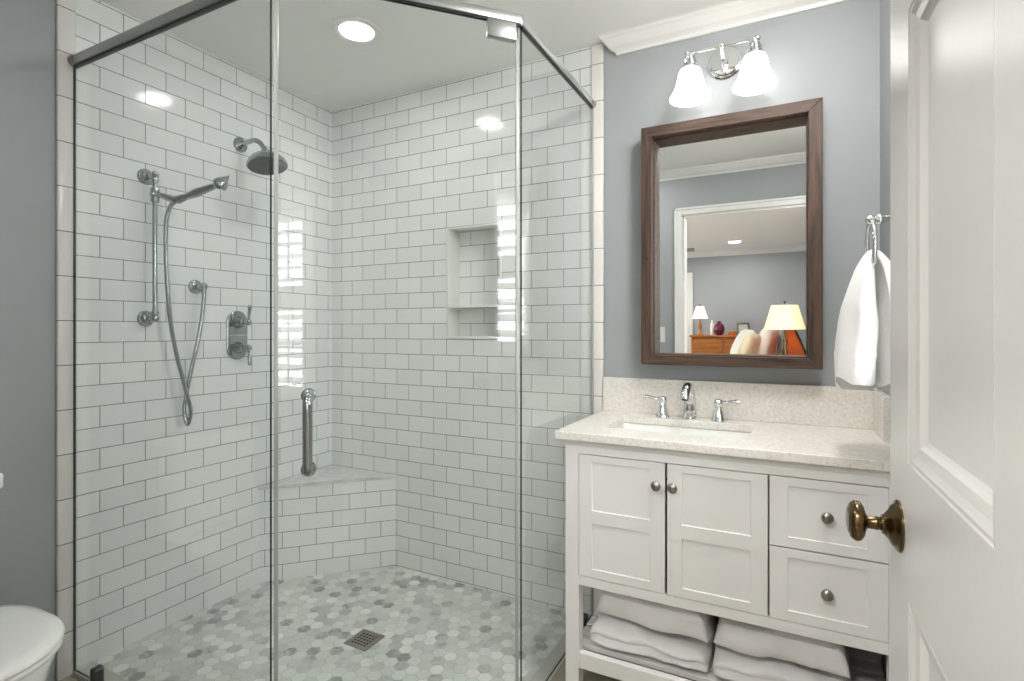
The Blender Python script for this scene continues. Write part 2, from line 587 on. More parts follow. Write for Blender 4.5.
def uv_back(co, n):
    if abs(n.y) > 0.5: return (co.x - 0.0715 + 0.077 + 1.54, co.z - ZROW)
    if abs(n.x) > 0.5: return (co.y - 0.02 + 1.54, co.z - ZROW)
    return (co.x - 0.0715 + 1.54, co.y + 0.0778 * 20)
def uv_left(co, n):
    return (-co.y - 0.0279 + 0.077 + 1.54, co.z - ZROW)
def uv_trim(co, n):
    return (1.0, co.z - (2.43 - 0.0778 - 0.1556 * 15))

# ------------------------------------------------------------------ room shell
def fx(u, v, w): return (w, u, v)     # slab in a plane of constant x
def fy(u, v, w): return (u, w, v)     # constant y
def fz(u, v, w): return (u, v, w)     # constant z

struct(MB().plate(fy, -0.12, 1.563, -0.1, ZC, 0.0, 0.12, [(NX0, NX1, NZ0, NZ1)]).build('wall_back_tiled', 'subway', uv=uv_back),
       'white glazed subway tiles with grey grout on the shower back wall', 'tiled wall')
struct(MB().plate(fy, 1.563, XR + 0.12, -0.1, ZC, 0.004, 0.12).build('wall_back', 'wall_paint'))
struct(MB().plate(fx, TO_L, 0.0, -0.1, ZC, -0.12, 0.0).build('wall_left_tiled', 'subway', uv=uv_left),
       'white glazed subway tiles with grey grout on the left shower wall', 'tiled wall')
LW = (-1.55, -0.72, 1.12, 1.98)      # window opening in the right wall, behind the open door (y0, y1, z0, z1)
struct(MB().plate(fx, YF - 0.12, TO_L, -0.1, ZC, -0.12, -0.004).build('wall_left', 'wall_paint'))
struct(MB().plate(fx, YF - 0.12, 0.004, -0.1, ZC, XR, XR + 0.084, [LW]).build('wall_right', 'wall_paint'))
struct(MB().plate(fy, -0.12, XR, -0.1, ZC, YB, YF, [(DW0, DW1, -1, DWZ)]).build('wall_front', 'wall_paint'))
# niche lining
b = MB()
b.plate(fy, NX0 - 0.02, NX1 + 0.02, NZ0 - 0.02, NZ1 + 0.02, 0.10, 0.119)
struct(b.build('wall_niche', 'subway', uv=uv_back))
b = MB()
b.box((NX0, -0.004, NZ0), (NX0 + 0.012, 0.10, NZ1), 0.003)
b.box((NX1 - 0.012, -0.004, NZ0), (NX1, 0.10, NZ1), 0.003)
b.box((NX0, -0.002, NZ1 - 0.010), (NX1, 0.10, NZ1), 0.002)
b.box((NX0, -0.006, NZ0), (NX1, 0.10, NZ0 + 0.014), 0.003)
struct(b.build('trim_9', 'ceramic', smooth=30), 'white glazed edge lining the recessed shower niche', 'niche trim')
tag(MB().box((NX0 + 0.012, 0.002, 1.337), (NX1 - 0.012, 0.10, 1.352), 0.003).build('niche_shelf', 'ceramic', smooth=30),
    'thin white ledge dividing the recessed niche in the shower wall', 'shelf')
# bullnose trim strips
b = MB(); b.box((TE_B + 0.001, -0.009, 0.0), (TO_B, 0.05, ZC), 0.006, 3)
struct(b.build('trim_1', 'bullnose', smooth=40, uv=uv_trim), 'upright bullnose tile edge between back shower wall and grey paint', 'tile trim')
b = MB(); b.box((-0.05, TO_L, 0.0), (0.009, TE_L - 0.001, ZC), 0.006, 3)
struct(b.build('trim_2', 'bullnose', smooth=40, uv=uv_trim), 'upright bullnose tile edge between left shower wall and grey paint', 'tile trim')
# floors and ceilings
struct(MB().plate(fz, -0.12, XR + 0.08, YF, 0.1, FL - 0.12, FL - 0.03).build('floor', 'floor_tile', uv=lambda c, n: (c.x + 4, c.y + 6)))
b = MB()
out = [(0, GL - 0.006), (P1.x + 0.003, GL - 0.006), (GR + 0.006, P2.y - 0.003), (GR + 0.006, 0), (XR, 0), (XR, YF), (0, YF)]
b.prism(out, lambda a, c, w: (a, c, w), FL - 0.03, FL)
struct(b.build('floor_bathroom', 'floor_tile', uv=lambda c, n: (c.x + 4, c.y + 6)))
def zsh(x): return 0.024 - 0.016 * x
b = MB()
sh = [(0, 0), (0, -1.13), (0.99, -1.13), (1.46, -0.655), (1.46, 0)]
v0 = [b.bm.verts.new((x, y, zsh(x))) for x, y in sh]
v1 = [b.bm.verts.new((x, y, -0.05)) for x, y in sh]
b.face(v0); b.face(list(reversed(v1)))
for i in range(len(sh)):
    j = (i + 1) % len(sh)
    b.face([v0[i], v0[j], v1[j], v1[i]])
struct(b.build('floor_shower', 'hex', uv=lambda c, n: (c.x + 2, c.y + 4)), 'pale marble hexagon mosaic on the shower floor', 'shower floor')
b = MB()
inn = [(0, -1.13), (0.99, -1.13), (1.46, -0.655), (1.46, 0)]
ou = [(0, GL - 0.006), (P1.x + 0.003, GL - 0.006), (GR + 0.006, P2.y - 0.003), (GR + 0.006, 0)]
def zth(x): return 0.031 - 0.008 * x
lo = [b.bm.verts.new((x, y, zth(x))) for x, y in inn]; lu = [b.bm.verts.new((x, y, zth(x))) for x, y in ou]
li = [b.bm.verts.new((x, y, -0.04)) for x, y in inn]; lk = [b.bm.verts.new((x, y, -0.04)) for x, y in ou]
for i in range(3):
    b.face([lo[i], lo[i + 1], lu[i + 1], lu[i]]); b.face([li[i], li[i + 1], lk[i + 1], lk[i]])
    b.face([lo[i], lo[i + 1], li[i + 1], li[i]]); b.face([lu[i], lu[i + 1], lk[i + 1], lk[i]])
struct(b.build('trim_3', 'threshold'), 'pale stone threshold strip under the shower glass', 'threshold')
struct(MB().plate(fz, -0.12, XR + 0.084, YB, 0.12, ZC, ZC + 0.1).build('ceiling', 'ceiling_paint'))
struct(MB().plate(fz, BX0 - 0.1, BX1 + 0.1, BY1 - 0.1, YB, ZC, ZC + 0.1).build('ceiling_bedroom', 'ceiling_paint'))
struct(MB().plate(fz, BX0 - 0.1, BX1 + 0.1, BY1 - 0.1, YF, FL - 0.12, FL - 0.005).build('floor_bedroom', 'carpet'))
# bedroom walls
struct(MB().plate(fy, BX0 - 0.1, BX1 + 0.1, -0.1, ZC, BY1 - 0.1, BY1).build('wall_bedroom_far', 'wall_paint'))
BW = (-3.55, -2.75, 0.80, 2.045)      # bedroom window in the wall beside the doorway
BW2 = (-6.3, -4.3, 0.7, 2.1)          # opening of an unseen window added to brighten the bedroom
struct(MB().plate(fx, BY1, YB, -0.1, ZC, BX1, BX1 + 0.1, [BW]).build('wall_bedroom_right', 'wall_paint'))
struct(MB().plate(fx, BY1, YB, -0.1, ZC, BX0 - 0.1, BX0, [BW2]).build('wall_bedroom_left', 'wall_paint'))
struct(MB().plate(fy, BX0, -0.12, -0.1, ZC, YB, YF).build('wall_bedroom_front', 'wall_paint'))
struct(MB().plate(fy, XR, BX1 + 0.1, -0.1, ZC, YB, YF).build('wall_bedroom_corner', 'wall_paint'))

# crown moulding: (projection from wall, height below ceiling)
CP = [(0.0, 0.066), (0.010, 0.066), (0.013, 0.055), (0.020, 0.050), (0.034, 0.042), (0.048, 0.026), (0.056, 0.016), (0.062, 0.012), (0.064, 0.004), (0.072, 0.0), (0.0, 0.0)]
def crown(name, fn, u0, u1, k0=0, k1=0, scale=1.0):
    b = MB()
    loops = []
    for u, k in ((u0, k0), (u1, k1)):
        loops.append([Vector(fn(u + k * q * scale, q * scale, ZC - d * scale)) for q, d in CP])
    b.loft(loops)
    return struct(b.build(name, 'trim_paint'))
o = crown('trim_4', lambda u, q, z: (u, 0.004 - q, z), 1.628, XR, -1, -1)
o['label'] = 'white crown moulding on the back wall above the basin lamp'; o['category'] = 'crown moulding'
b = MB()   # its mitred return to the wall
b.loft([[Vector((1.628 - q, 0.004 - q, ZC - d)) for q, d in CP], [Vector((1.628 - q, 0.004, ZC - d)) for q, d in CP]])
struct(b.build('trim_5', 'trim_paint'))
crown('trim_6', lambda u, q, z: (u, YF + q, z), 0.0, XR, 1, -1)
crown('trim_7', lambda u, q, z: (-0.004 + q, u, z), YF, TO_L, 1, 0)
crown('trim_8', lambda u, q, z: (u, BY1 + q, z), BX0, BX1, 1, -1, 1.3)
crown('trim_10', lambda u, q, z: (BX1 - q, u, z), BY1, YB, 1, -1, 1.3)
# baseboards
struct(MB().box((BX0, BY1, FL), (BX1, BY1 + 0.014, FL + 0.12), 0.004).build('baseboard_far', 'trim_paint'))

# doorway casing (bathroom side, bedroom side) and jamb lining
CW = 0.056
def casing(b, x0, x1, zt, y0, y1):
    b.box((x0 - CW, y0, FL), (x0, y1, zt + CW), 0.004)
    b.box((x1, y0, FL), (min(x1 + CW, 2.61), y1, zt + CW), 0.004)
    b.box((x0, y0, zt), (x1, y1, zt + CW), 0.004)
    b.box((x0 - CW, y0 - 0.004 if y0 < YB else y0, FL), (x0 - CW + 0.018, y1 + 0.006, zt + CW), 0.003)
    b.box((x0 - CW, y0, zt + CW - 0.018), (min(x1 + CW, 2.61), y1 + 0.006, zt + CW), 0.003)
b = MB(); casing(b, DW0, DW1, DWZ, YF, YF + 0.018)
struct(b.build('trim_11', 'trim_paint'), 'white doorway casing seen in the mirror', 'door casing')
b = MB()
b.box((DW0 - 0.001, YB, FL), (DW0 + 0.016, YF, DWZ)); b.box((DW1 - 0.004, YB, FL), (DW1 + 0.001, YF, DWZ)); b.box((DW0, YB, DWZ - 0.016), (DW1, YF, DWZ + 0.001))
struct(b.build('trim_12', 'trim_paint'))
# white door casing on the far bedroom wall
b = MB(); b.box((0.70, BY1, FL), (0.79, BY1 + 0.02, 2.10), 0.004); b.box((-0.2, BY1, 2.01), (0.70, BY1 + 0.02, 2.10), 0.004); b.box((-0.2, BY1, FL), (-0.11, BY1 + 0.02, 2.01), 0.004)
struct(b.build('trim_13', 'trim_paint'), 'white casing of a bedroom door far off in the mirror', 'door casing')
b = MB(); b.box((-0.11, BY1, FL), (0.70, BY1 + 0.010, 2.01), 0.002)
struct(b.build('door_2', 'trim_paint'))

# windows with plantation shutters ------------------------------------------------
def window(name, xin, sgn, op, label):
    """opening op=(y0,y1,z0,z1) in a wall of constant x whose room face is xin; sgn = +1 when the outside is +x"""
    y0, y1, z0, z1 = op
    w = bpy.data.objects.new(name, None)
    COL.objects.link(w)
    w.location = (xin, (y0 + y1) / 2, z0); w['_world'] = 1
    bpy.context.view_layer.update()
    struct(w, label, 'window')
    def bx(b, a, c, bev=0.003):
        b.box((min(a[0], c[0]), a[1], a[2]), (max(a[0], c[0]), c[1], c[2]), bev)
    b = MB()
    i = xin - sgn * 0.018
    bx(b, (i, y0 - 0.085, z0 - 0.02), (xin, y0, z1 + 0.085)); bx(b, (i, y1, z0 - 0.02), (xin, y1 + 0.085, z1 + 0.085))
    bx(b, (i, y0, z1), (xin, y1, z1 + 0.085)); bx(b, (i - sgn * 0.03, y0 - 0.1, z0 - 0.03), (xin + sgn * 0.05, y1 + 0.1, z0))
    b.build('window_casing', 'trim_paint', w)
    g = xin + sgn * 0.07
    b = MB()
    zm = (z0 + z1) / 2
    for (a0, a1) in ((z0, zm), (zm, z1)):
        b.plate(fx, y0, y1, a0, a1, g - 0.015, g + 0.015, [(y0 + 0.04, y1 - 0.04, a0 + 0.04, a1 - 0.04)])
        b.box((g - 0.008, (y0 + y1) / 2 - 0.009, a0 + 0.03), (g + 0.008, (y0 + y1) / 2 + 0.009, a1 - 0.03))
        b.box((g - 0.008, y0 + 0.03, (a0 + a1) / 2 - 0.009), (g + 0.008, y1 - 0.03, (a0 + a1) / 2 + 0.009))
    b.build('sash', 'trim_paint', w)
    MB().box((g - 0.003, y0 + 0.03, z0 + 0.03), (g + 0.003, y1 - 0.03, z1 - 0.03)).build('window_pane', 'pane', w)
    # one shutter leaf: frame, louvers, tilt rods
    s0 = xin + sgn * 0.012
    mid0, mid1 = z0 + 0.45 * (z1 - z0), z0 + 0.585 * (z1 - z0)
    b = MB()
    b.plate(fx, y0 + 0.002, y1 - 0.002, z0 + 0.002, z1 - 0.002, s0 - 0.014, s0 + 0.014, [(y0 + 0.03, y1 - 0.03, z0 + 0.05, mid0), (y0 + 0.03, y1 - 0.03, mid1, z1 - 0.03)])
    b.build('shutter_frame', 'trim_paint', w)
    for (a0, a1, ang) in ((z0 + 0.05, mid0, -26), (mid1, z1 - 0.03, 4)):
        n = max(3, int((a1 - a0) / 0.075))
        b = MB()
        for k in range(n):
            zc = a0 + (k + 0.5) * (a1 - a0) / n
            mt = Matrix.Translation((s0, 0, zc)) @ Matrix.Rotation(math.radians(ang) * sgn, 4, 'Y')
            b.box((-0.036, y0 + 0.032, -0.005), (0.036, y1 - 0.032, 0.005), 0.003, 1, mt)
        b.build('louvers', 'trim_paint', w)
        xr_ = s0 - sgn * 0.034
        MB().box((xr_ - 0.005, y1 - 0.14, a0 + 0.02), (xr_ + 0.005, y1 - 0.128, a1 - 0.02), 0.002, 1).build('tilt_rod', 'trim_paint', w)
    return w
window('window_1', XR, 1, LW, 'white shuttered window behind the open door, seen only as a reflection')
window('window_2', BX1, 1, BW, 'white shuttered bedroom window reflected in the shower door glass')
window('fill_window', BX0, -1, BW2, 'unseen white shuttered window added on the far side of the bedroom for fill daylight')  # added out of view to let more daylight into the bedroom

# ------------------------------------------------------------------ bathroom door (structure)
H0 = Vector((2.411, -2.105, 0)); F0 = Vector((2.390, -1.225, 0))
DL = (F0 - H0).length
door = bpy.data.objects.new('door_1', None)
COL.objects.link(door)
door.location = (H0.x, H0.y, FL + 0.008)
door.rotation_euler = (0, 0, math.atan2(F0.y - H0.y, F0.x - H0.x))
struct(door, 'open white panelled bathroom door at the right edge with brass knob', 'door')
ST, MU = 0.115, 0.085
pw = (DL - 2 * ST - MU) / 2
zz = [(0.22, 0.862), (1.035, 1.60), (1.70, 1.92)]
holes = [(x0, x0 + pw, a, c) for x0 in (ST, ST + pw + MU) for a, c in zz]
b = MB()
b.plate(lambda u, v, w: (u, w, v), 0, DL, 0, 2.02, -0.035, 0, holes)
b.build('door_slab', 'door_paint', door, bevel=0.0015)
for (x0, x1, a, c) in holes:
    b = MB()
    prof = [(0, 0.0), (0.0015, -0.001), (0.006, -0.001), (0.009, -0.0025), (0.014, -0.0045), (0.020, -0.0055), (0.025, -0.0065), (0.030, -0.0105), (0.034, -0.013), (0.040, -0.0135)]
    loops = []
    for ins, y in prof:
        loops.append([Vector((x0 + ins, y, a + ins)), Vector((x1 - ins, y, a + ins)), Vector((x1 - ins, y, c - ins)), Vector((x0 + ins, y, c - ins))])
    back = [[Vector((p.x, -0.035 - p.y, p.z)) for p in lp] for lp in loops]
    b.loft(list(reversed(back)) + loops, True, True)
    b.build('door_panel', 'door_paint', door)
kn = Vector((DL - 0.062, 0, 0.960 - FL))
def ax(prof, k):
    return [(r, h * k) for r, h in prof]
b = MB()
b.lathe(ax([(0.034, 0.0), (0.034, 0.003), (0.032, 0.006), (0.029, 0.007), (0.026, 0.012), (0.018, 0.018), (0.013, 0.024), (0.012, 0.027)], 0.75), kn, (0, 1, 0), 36)
rose = b.build('knob_rose', 'brass', door, smooth=40)
KP = [(0.0085, 0.020), (0.0085, 0.030), (0.0095, 0.032), (0.0085, 0.034), (0.0085, 0.045), (0.012, 0.048), (0.020, 0.0505), (0.0255, 0.055), (0.027, 0.060), (0.0265, 0.065),
      (0.024, 0.069), (0.0235, 0.070), (0.022, 0.0715), (0.017, 0.0735), (0.0165, 0.0745), (0.008, 0.076), (0.0, 0.0765)]
b = MB(); b.lathe(ax(KP, 0.80), kn, (0, 1, 0), 36)
b.build('door_knob', 'brass', door, smooth=40)
b = MB()
b.lathe(ax([(0.034, 0.0), (0.032, 0.006), (0.018, 0.018), (0.009, 0.026), (0.009, 0.043), (0.020, 0.049), (0.027, 0.060), (0.022, 0.0735), (0.0, 0.0785)], 0.8), kn - Vector((0, 0.035, 0)), (0, -1, 0), 28)
b.build('door_knob', 'brass', door, smooth=40)
b = MB(); b.box((DL - 0.0005, -0.029, kn.z - 0.028), (DL + 0.0015, -0.006, kn.z + 0.028), 0.0004, 1)
b.build('latch_plate', 'brass', door)

# ------------------------------------------------------------------ shower enclosure
enc = thing('shower_enclosure', (0.8, -0.9, 0.03), 'frameless three sided clear glass shower enclosure with chrome header rail', 'shower enclosure')
ZT = 2.185
def pane(name, a, c, z0, z1, parent, th=0.010):
    a, c = Vector(a), Vector(c)
    d = (c - a); L = d.length; d.normalize()
    n = Vector((-d.y, d.x, 0))
    m = MB()
    pts = [(a - n * th / 2), (c - n * th / 2), (c + n * th / 2), (a + n * th / 2)]
    v = [m.bm.verts.new((p.x, p.y, z)) for z in (z0, z1) for p in pts]
    m.mi = 0
    m.face([v[0], v[1], v[5], v[4]]); m.face([v[2], v[3], v[7], v[6]])
    m.mi = 1
    m.face([v[1], v[2], v[6], v[5]]); m.face([v[3], v[0], v[4], v[7]]); m.face([v[0], v[3], v[2], v[1]]); m.face([v[4], v[5], v[6], v[7]])
    return m.build(name, ['glass', 'glass_edge'], parent)
dd = (P2 - P1).normalized(); dn = Vector((dd.y, -dd.x, 0))     # door direction, outward normal
pane('fixed_panel', (0.012, GL, 0), (P1.x + 0.003, GL, 0), 0.034, ZT - 0.03, enc, 0.0055)
pane('fixed_panel', (GR, P2.y - 0.003, 0), (GR, -0.012, 0), 0.026, ZT - 0.015, enc, 0.0055)
dg = pane('glass_door', P1 + dd * 0.014, P2 - dd * 0.014, 0.04, ZT - 0.012, enc, 0.007)
def bar(name, a, c, w, z0, z1, mat, parent, bev=0.002):
    a, c = Vector(a), Vector(c)
    d = c - a; L = d.length
    mt = Matrix.Translation((a.x, a.y, 0)) @ Matrix.Rotation(math.atan2(d.y, d.x), 4, 'Z')
    m = MB(); m.box((0, -w / 2, z0), (L, w / 2, z1), bev, 2, mt)
    return m.build(name, mat, parent, smooth=30)
bar('header_rail', (0.009, GL, 0), P1 + Vector((0.006, 0, 0)), 0.022, ZT - 0.026, ZT + 0.008, 'steel', enc)
bar('header_rail', P1, P2, 0.020, ZT - 0.006, ZT + 0.022, 'steel', enc)
bar('header_rail', P2 - Vector((0, 0.006, 0)), (GR, -0.009, 0), 0.022, ZT - 0.012, ZT + 0.012, 'steel_lit', enc)
bar('gasket', (0.014, GL, 0), P1, 0.012, ZT - 0.033, ZT - 0.025, 'gasket', enc, 0.0)
bar('gasket', P1, P2, 0.012, ZT - 0.012, ZT - 0.005, 'gasket', enc, 0.0)
bar('gasket', P2, (GR, -0.014, 0), 0.012, ZT - 0.018, ZT - 0.011, 'gasket', enc, 0.0)
m = MB(); m.lathe([(0.021, 0), (0.021, 0.012), (0.018, 0.015)], (0.008, GL, ZT - 0.009), (1, 0, 0), 24); m.build('wall_socket', 'nickel', enc, smooth=40)
m = MB(); m.lathe([(0.017, 0), (0.017, 0.012), (0.015, 0.015)], (GR, -0.008, ZT), (0, -1, 0), 24); m.build('wall_socket', 'nickel', enc, smooth=40)
bar('door_seal', P1 + dd * 0.009, P1 + dd * 0.020, 0.008, 0.04, ZT - 0.01, 'seal', enc, 0.002)
bar('door_seal', P2 - dd * 0.020, P2 - dd * 0.010, 0.008, 0.04, ZT - 0.05, 'seal', enc, 0.002)
bar('wall_channel', (0.004, GL, 0), (0.013, GL, 0), 0.007, 0.03, ZT - 0.03, 'glass_edge', enc, 0.001)
bar('wall_channel', (GR, -0.013, 0), (GR, -0.004, 0), 0.012, 0.022, ZT - 0.015, 'seal', enc, 0.001)
# pivot plates of the door, top and bottom
for (z0, z1) in ((ZT - 0.062, ZT - 0.008), (0.05, 0.104)):
    bar('pivot_hinge', P2 - dd * 0.112, P2 - dd * 0.020, 0.024, z0, z1, 'satin', enc, 0.003)
# glass clamps standing on the threshold
def clamp(c, along):
    m = MB()
    pr = [(-0.015, 0.0), (0.015, 0.0), (0.015, 0.047), (0.009, 0.055), (-0.009, 0.055), (-0.015, 0.047)]
    a = Vector(along); n = Vector((-a.y, a.x, 0))
    m.prism(pr, lambda p, q, w: Vector(c) + a * p + n * w + Vector((0, 0, q)), -0.014, 0.014)
    m.build('glass_clamp', 'gunmetal', enc, bevel=0.0015)
clamp((0.158, GL, 0.030), (1, 0, 0)); clamp((GR, -0.11, 0.020), (0, 1, 0))
# pull handle on the door
hz0, hz1 = 0.852, 1.052
hd = P1 + dd * 0.095
m = MB()
hp = lambda o_, z: Vector((hd.x, hd.y, z)) + dn * o_
m.tube([hp(0.006, hz0), hp(0.035, hz0), hp(0.05, hz0 + 0.012), hp(0.054, hz0 + 0.03), hp(0.054, hz1 - 0.03), hp(0.05, hz1 - 0.012), hp(0.035, hz1), hp(0.006, hz1)], 0.0125, 16, 6)
h_ = m.build('pull_handle', 'chrome_bath', dg, smooth=50)
for z in (hz0, hz1):
    m = MB(); m.lathe([(0.019, 0.0055), (0.019, 0.011), (0.015, 0.013)], (hd.x, hd.y, z), dn, 24); m.build('handle_washer', 'chrome_bath', dg, smooth=40)
    m = MB(); m.lathe([(0.019, 0.0055), (0.019, 0.011), (0.015, 0.015), (0.0, 0.016)], (hd.x, hd.y, z), -dn, 24); m.build('handle_cap', 'chrome_bath', dg, smooth=40)

# ------------------------------------------------------------------ corner bench
bench = thing('corner_bench', (0.15, -0.15, 0.02), 'triangular corner shower bench faced in subway tile with marble top', 'bench')
BS = 0.447
m = MB()
m.prism([(0, 0), (0, -BS), (BS, 0)], lambda a, c, w: (a, c, w), 0.005, 0.468)
def uv_bench(co, n):
    return ((co.x - co.y * 0) * math.sqrt(2) - 0.341 * math.sqrt(2) + 1.54 + 0.077, co.z - ZROW)
m.build('bench_base', 'subway', bench, uv=uv_bench)
m = MB()
q = 0.012
m.prism([(0.001, -0.001), (0.001, -BS - q), (BS + q, -0.001)], lambda a, c, w: (a, c, w), 0.468, 0.486)
m.build('bench_top', 'marble', bench, bevel=0.002)

# ------------------------------------------------------------------ floor drain
DC = (0.768, -0.5645)
dz = zsh(DC[0])
drain = thing('floor_drain', (*DC, dz), 'small square metal floor drain in the hexagon mosaic', 'drain')
r_ = 0.056
m = MB(); m.plate(fz, DC[0] - r_, DC[0] + r_, DC[1] - r_, DC[1] + r_, dz - 0.006, dz + 0.003, [(DC[0] - 0.043, DC[0] + 0.043, DC[1] - 0.043, DC[1] + 0.043)])
m.build('drain_frame', 'nickel', drain, bevel=0.001)
hs = []
for i in range(5):
    for j in range(5):
        cx, cy = DC[0] + (i - 2) * 0.0155, DC[1] + (j - 2) * 0.0155
        hs.append((cx - 0.0052, cx + 0.0052, cy - 0.0052, cy + 0.0052))
m = MB(); m.plate(fz, DC[0] - 0.043, DC[0] + 0.043, DC[1] - 0.043, DC[1] + 0.043, dz - 0.002, dz + 0.002, hs)
m.build('drain_grate', 'nickel', drain)
m = MB(); m.box((DC[0] - 0.042, DC[1] - 0.042, dz - 0.007), (DC[0] + 0.042, DC[1] + 0.042, dz + 0.0006))
m.build('drain_well', 'dark', drain)

# ------------------------------------------------------------------ shower fittings on the left wall
def flange(m, c, r=0.030):
    m.lathe([(r, 0.0), (r, 0.004), (r * 0.93, 0.008), (r * 0.8, 0.010), (r * 0.78, 0.014), (r * 0.55, 0.019), (r * 0.42, 0.023)], c, (1, 0, 0), 28)

sh = thing('overhead_shower', (0, -0.55, 2.083), 'round chrome rain shower head on a bent arm high on the left wall', 'shower head')
m = MB(); flange(m, (0.0, -0.55, 2.083), 0.034); m.build('wall_flange', 'chrome_bath', sh, smooth=40)
HC = Vector((0.178, -0.552, 2.018)); HA = Vector((0.25, -0.05, -0.96)).normalized()
m = MB(); m.tube([(0.015, -0.55, 2.083), (0.06, -0.55, 2.088), (0.105, -0.55, 2.088), (0.140, -0.551, 2.070), HC - HA * 0.012], 0.0105, 14, 6); m.build('shower_arm', 'chrome_bath', sh, smooth=50)
m = MB(); m.lathe([(0.012, -0.018), (0.017, -0.014), (0.019, -0.004), (0.015, 0.004), (0.022, 0.010), (0.046, 0.016), (0.066, 0.026), (0.078, 0.040), (0.084, 0.052), (0.085, 0.060), (0.081, 0.063)], HC, HA, 40)
hd_ = m.build('spray_head', 'chrome_bath', sh, smooth=40)
m = MB()
m.lathe([(0.080, 0.0605), (0.080, 0.0645), (0.076, 0.066), (0.0, 0.0665)], HC, HA, 40)
qr = Vector((0, 0, 1)).rotation_difference(HA)
for rr, nn in ((0.016, 6), (0.032, 12), (0.048, 18), (0.064, 24)):
    for k in range(nn):
        a = 2 * PI * k / nn
        m.lathe([(0.0026, 0.066), (0.0018, 0.070)], HC + qr @ Vector((rr * math.cos(a), rr * math.sin(a), 0)), HA, 6)
m.build('spray_face', 'rubber', hd_, smooth=40)

def on_x(px, py, X):
    k = (px - CXP) / FPX
    c, s = math.cos(YAW), math.sin(YAW)
    dx, dy, dz_ = c * k - s, s * k + c, (HOR - py) / FPX
    t = (X - CAM[0]) / dx
    return Vector((X, CAM[1] + dy * t, CAM[2] + dz_ * t))
HS0 = on_x(178.5, 199.5, 0.150)
HS1 = on_x(220.0, 184.0, 0.310)
BYP = -0.952
BRX = 0.064
rail = thing('slide_bar', (0, BYP, 1.27), 'upright chrome slide bar with two wall brackets on the left shower wall', 'slide bar')
m = MB(); m.tube([(BRX, BYP, 1.275), (BRX, BYP, 1.835)], 0.0085, 16); m.build('bar', 'chrome_bath', rail, smooth=50)
for z, up in ((1.832, 1), (1.275, -1)):
    m = MB(); flange(m, (0, BYP, z), 0.031); m.tube([(0.02, BYP, z), (BRX, BYP, z)], [0.0105, 0.0085], 14)
    m.sphere((BRX, BYP, z), 0.0145)
    m.lathe([(0.012, -0.03), (0.0135, -0.02), (0.011, -0.012)], (BRX, BYP, z), (0, 0, up), 16)
    m.build('wall_bracket', 'chrome_bath', rail, smooth=50)
m = MB()
m.lathe([(0.0125, -0.028), (0.015, -0.024), (0.0155, 0.024), (0.0125, 0.028)], (BRX, BYP, 1.752), (0, 0, 1), 18)
m.tube([(BRX, BYP, 1.752), (0.095, BYP + 0.006, 1.75), HS0 + (HS0 - HS1).normalized() * 0.012], [0.011, 0.010, 0.0165], 14, 3)
m.lathe([(0.010, 0), (0.011, 0.014), (0.007, 0.018)], (BRX + 0.012, BYP - 0.006, 1.752), (0.2, -1, 0), 14)
m.build('slider', 'chrome_bath', rail, smooth=45)

hsx = thing('hand_shower', HS0, 'chrome hand shower resting in the slide bar holder with a long hanging hose', 'hand shower')
d_ = (HS1 - HS0).normalized()
m = MB()
m.tube([HS0 - d_ * 0.005, HS0 + d_ * 0.02, HS0 + d_ * 0.035, HS0 + d_ * 0.08, HS0 + d_ * 0.125, HS1 - d_ * 0.024, HS1 - d_ * 0.010], [0.0165, 0.0145, 0.0125, 0.0175, 0.0135, 0.0115, 0.017], 16, 4)
m.build('handle', 'chrome_bath', hsx, smooth=50)
fa = Vector((-0.50, -0.32, -0.62)).normalized()
m = MB()
m.lathe([(0.0, -0.046), (0.004, -0.038), (0.012, -0.024), (0.022, -0.010), (0.027, 0.0), (0.0275, 0.010), (0.026, 0.013), (0.0, 0.0135)], HS1 + d_ * 0.004, fa, 26)
m.build('spray_nozzle', 'chrome_bath', hsx, smooth=40)
XH = 0.098
hose = [HS0 - d_ * 0.002, HS0 - d_ * 0.030 + Vector((0, 0, -0.010)), on_x(168.5, 211, 0.105), on_x(166, 226, 0.095)]
for px, py, X in ((166, 262, 0.085), (170, 318, 0.075), (177, 357, 0.072), (183, 379, 0.078), (187.2, 396, 0.082), (190.6, 411, 0.072), (187.6, 424.5, 0.058), (184.2, 411, 0.046), (186.4, 394, 0.046), (191.5, 368, 0.052), (197, 345, 0.058), (201.8, 318, 0.060)):
    hose.append(on_x(px, py, X))
hose += [Vector((0.060, -0.757, 1.365)), Vector((0.060, -0.757, 1.388))]
m = MB(); m.tube(hose, 0.0082, 12, 8)
m.build('hose', 'chrome_bath', hsx, smooth=60)

ELB = Vector((0, -0.757, 1.414))
el = thing('hose_outlet', ELB, 'small round chrome wall outlet where the shower hose begins', 'hose outlet')
m = MB(); flange(m, ELB, 0.030); m.build('wall_flange', 'chrome_bath', el, smooth=40)
m = MB(); m.tube([ELB + Vector((0.018, 0, 0)), ELB + Vector((0.058, 0, 0))], [0.0115, 0.010], 14); m.sphere(ELB + Vector((0.060, 0, 0)), 0.015); m.lathe([(0.0095, 0.0), (0.0105, 0.022), (0.0085, 0.030)], ELB + Vector((0.060, 0, -0.004)), (0, 0, -1), 14)
m.build('elbow', 'chrome_bath', el, smooth=45)

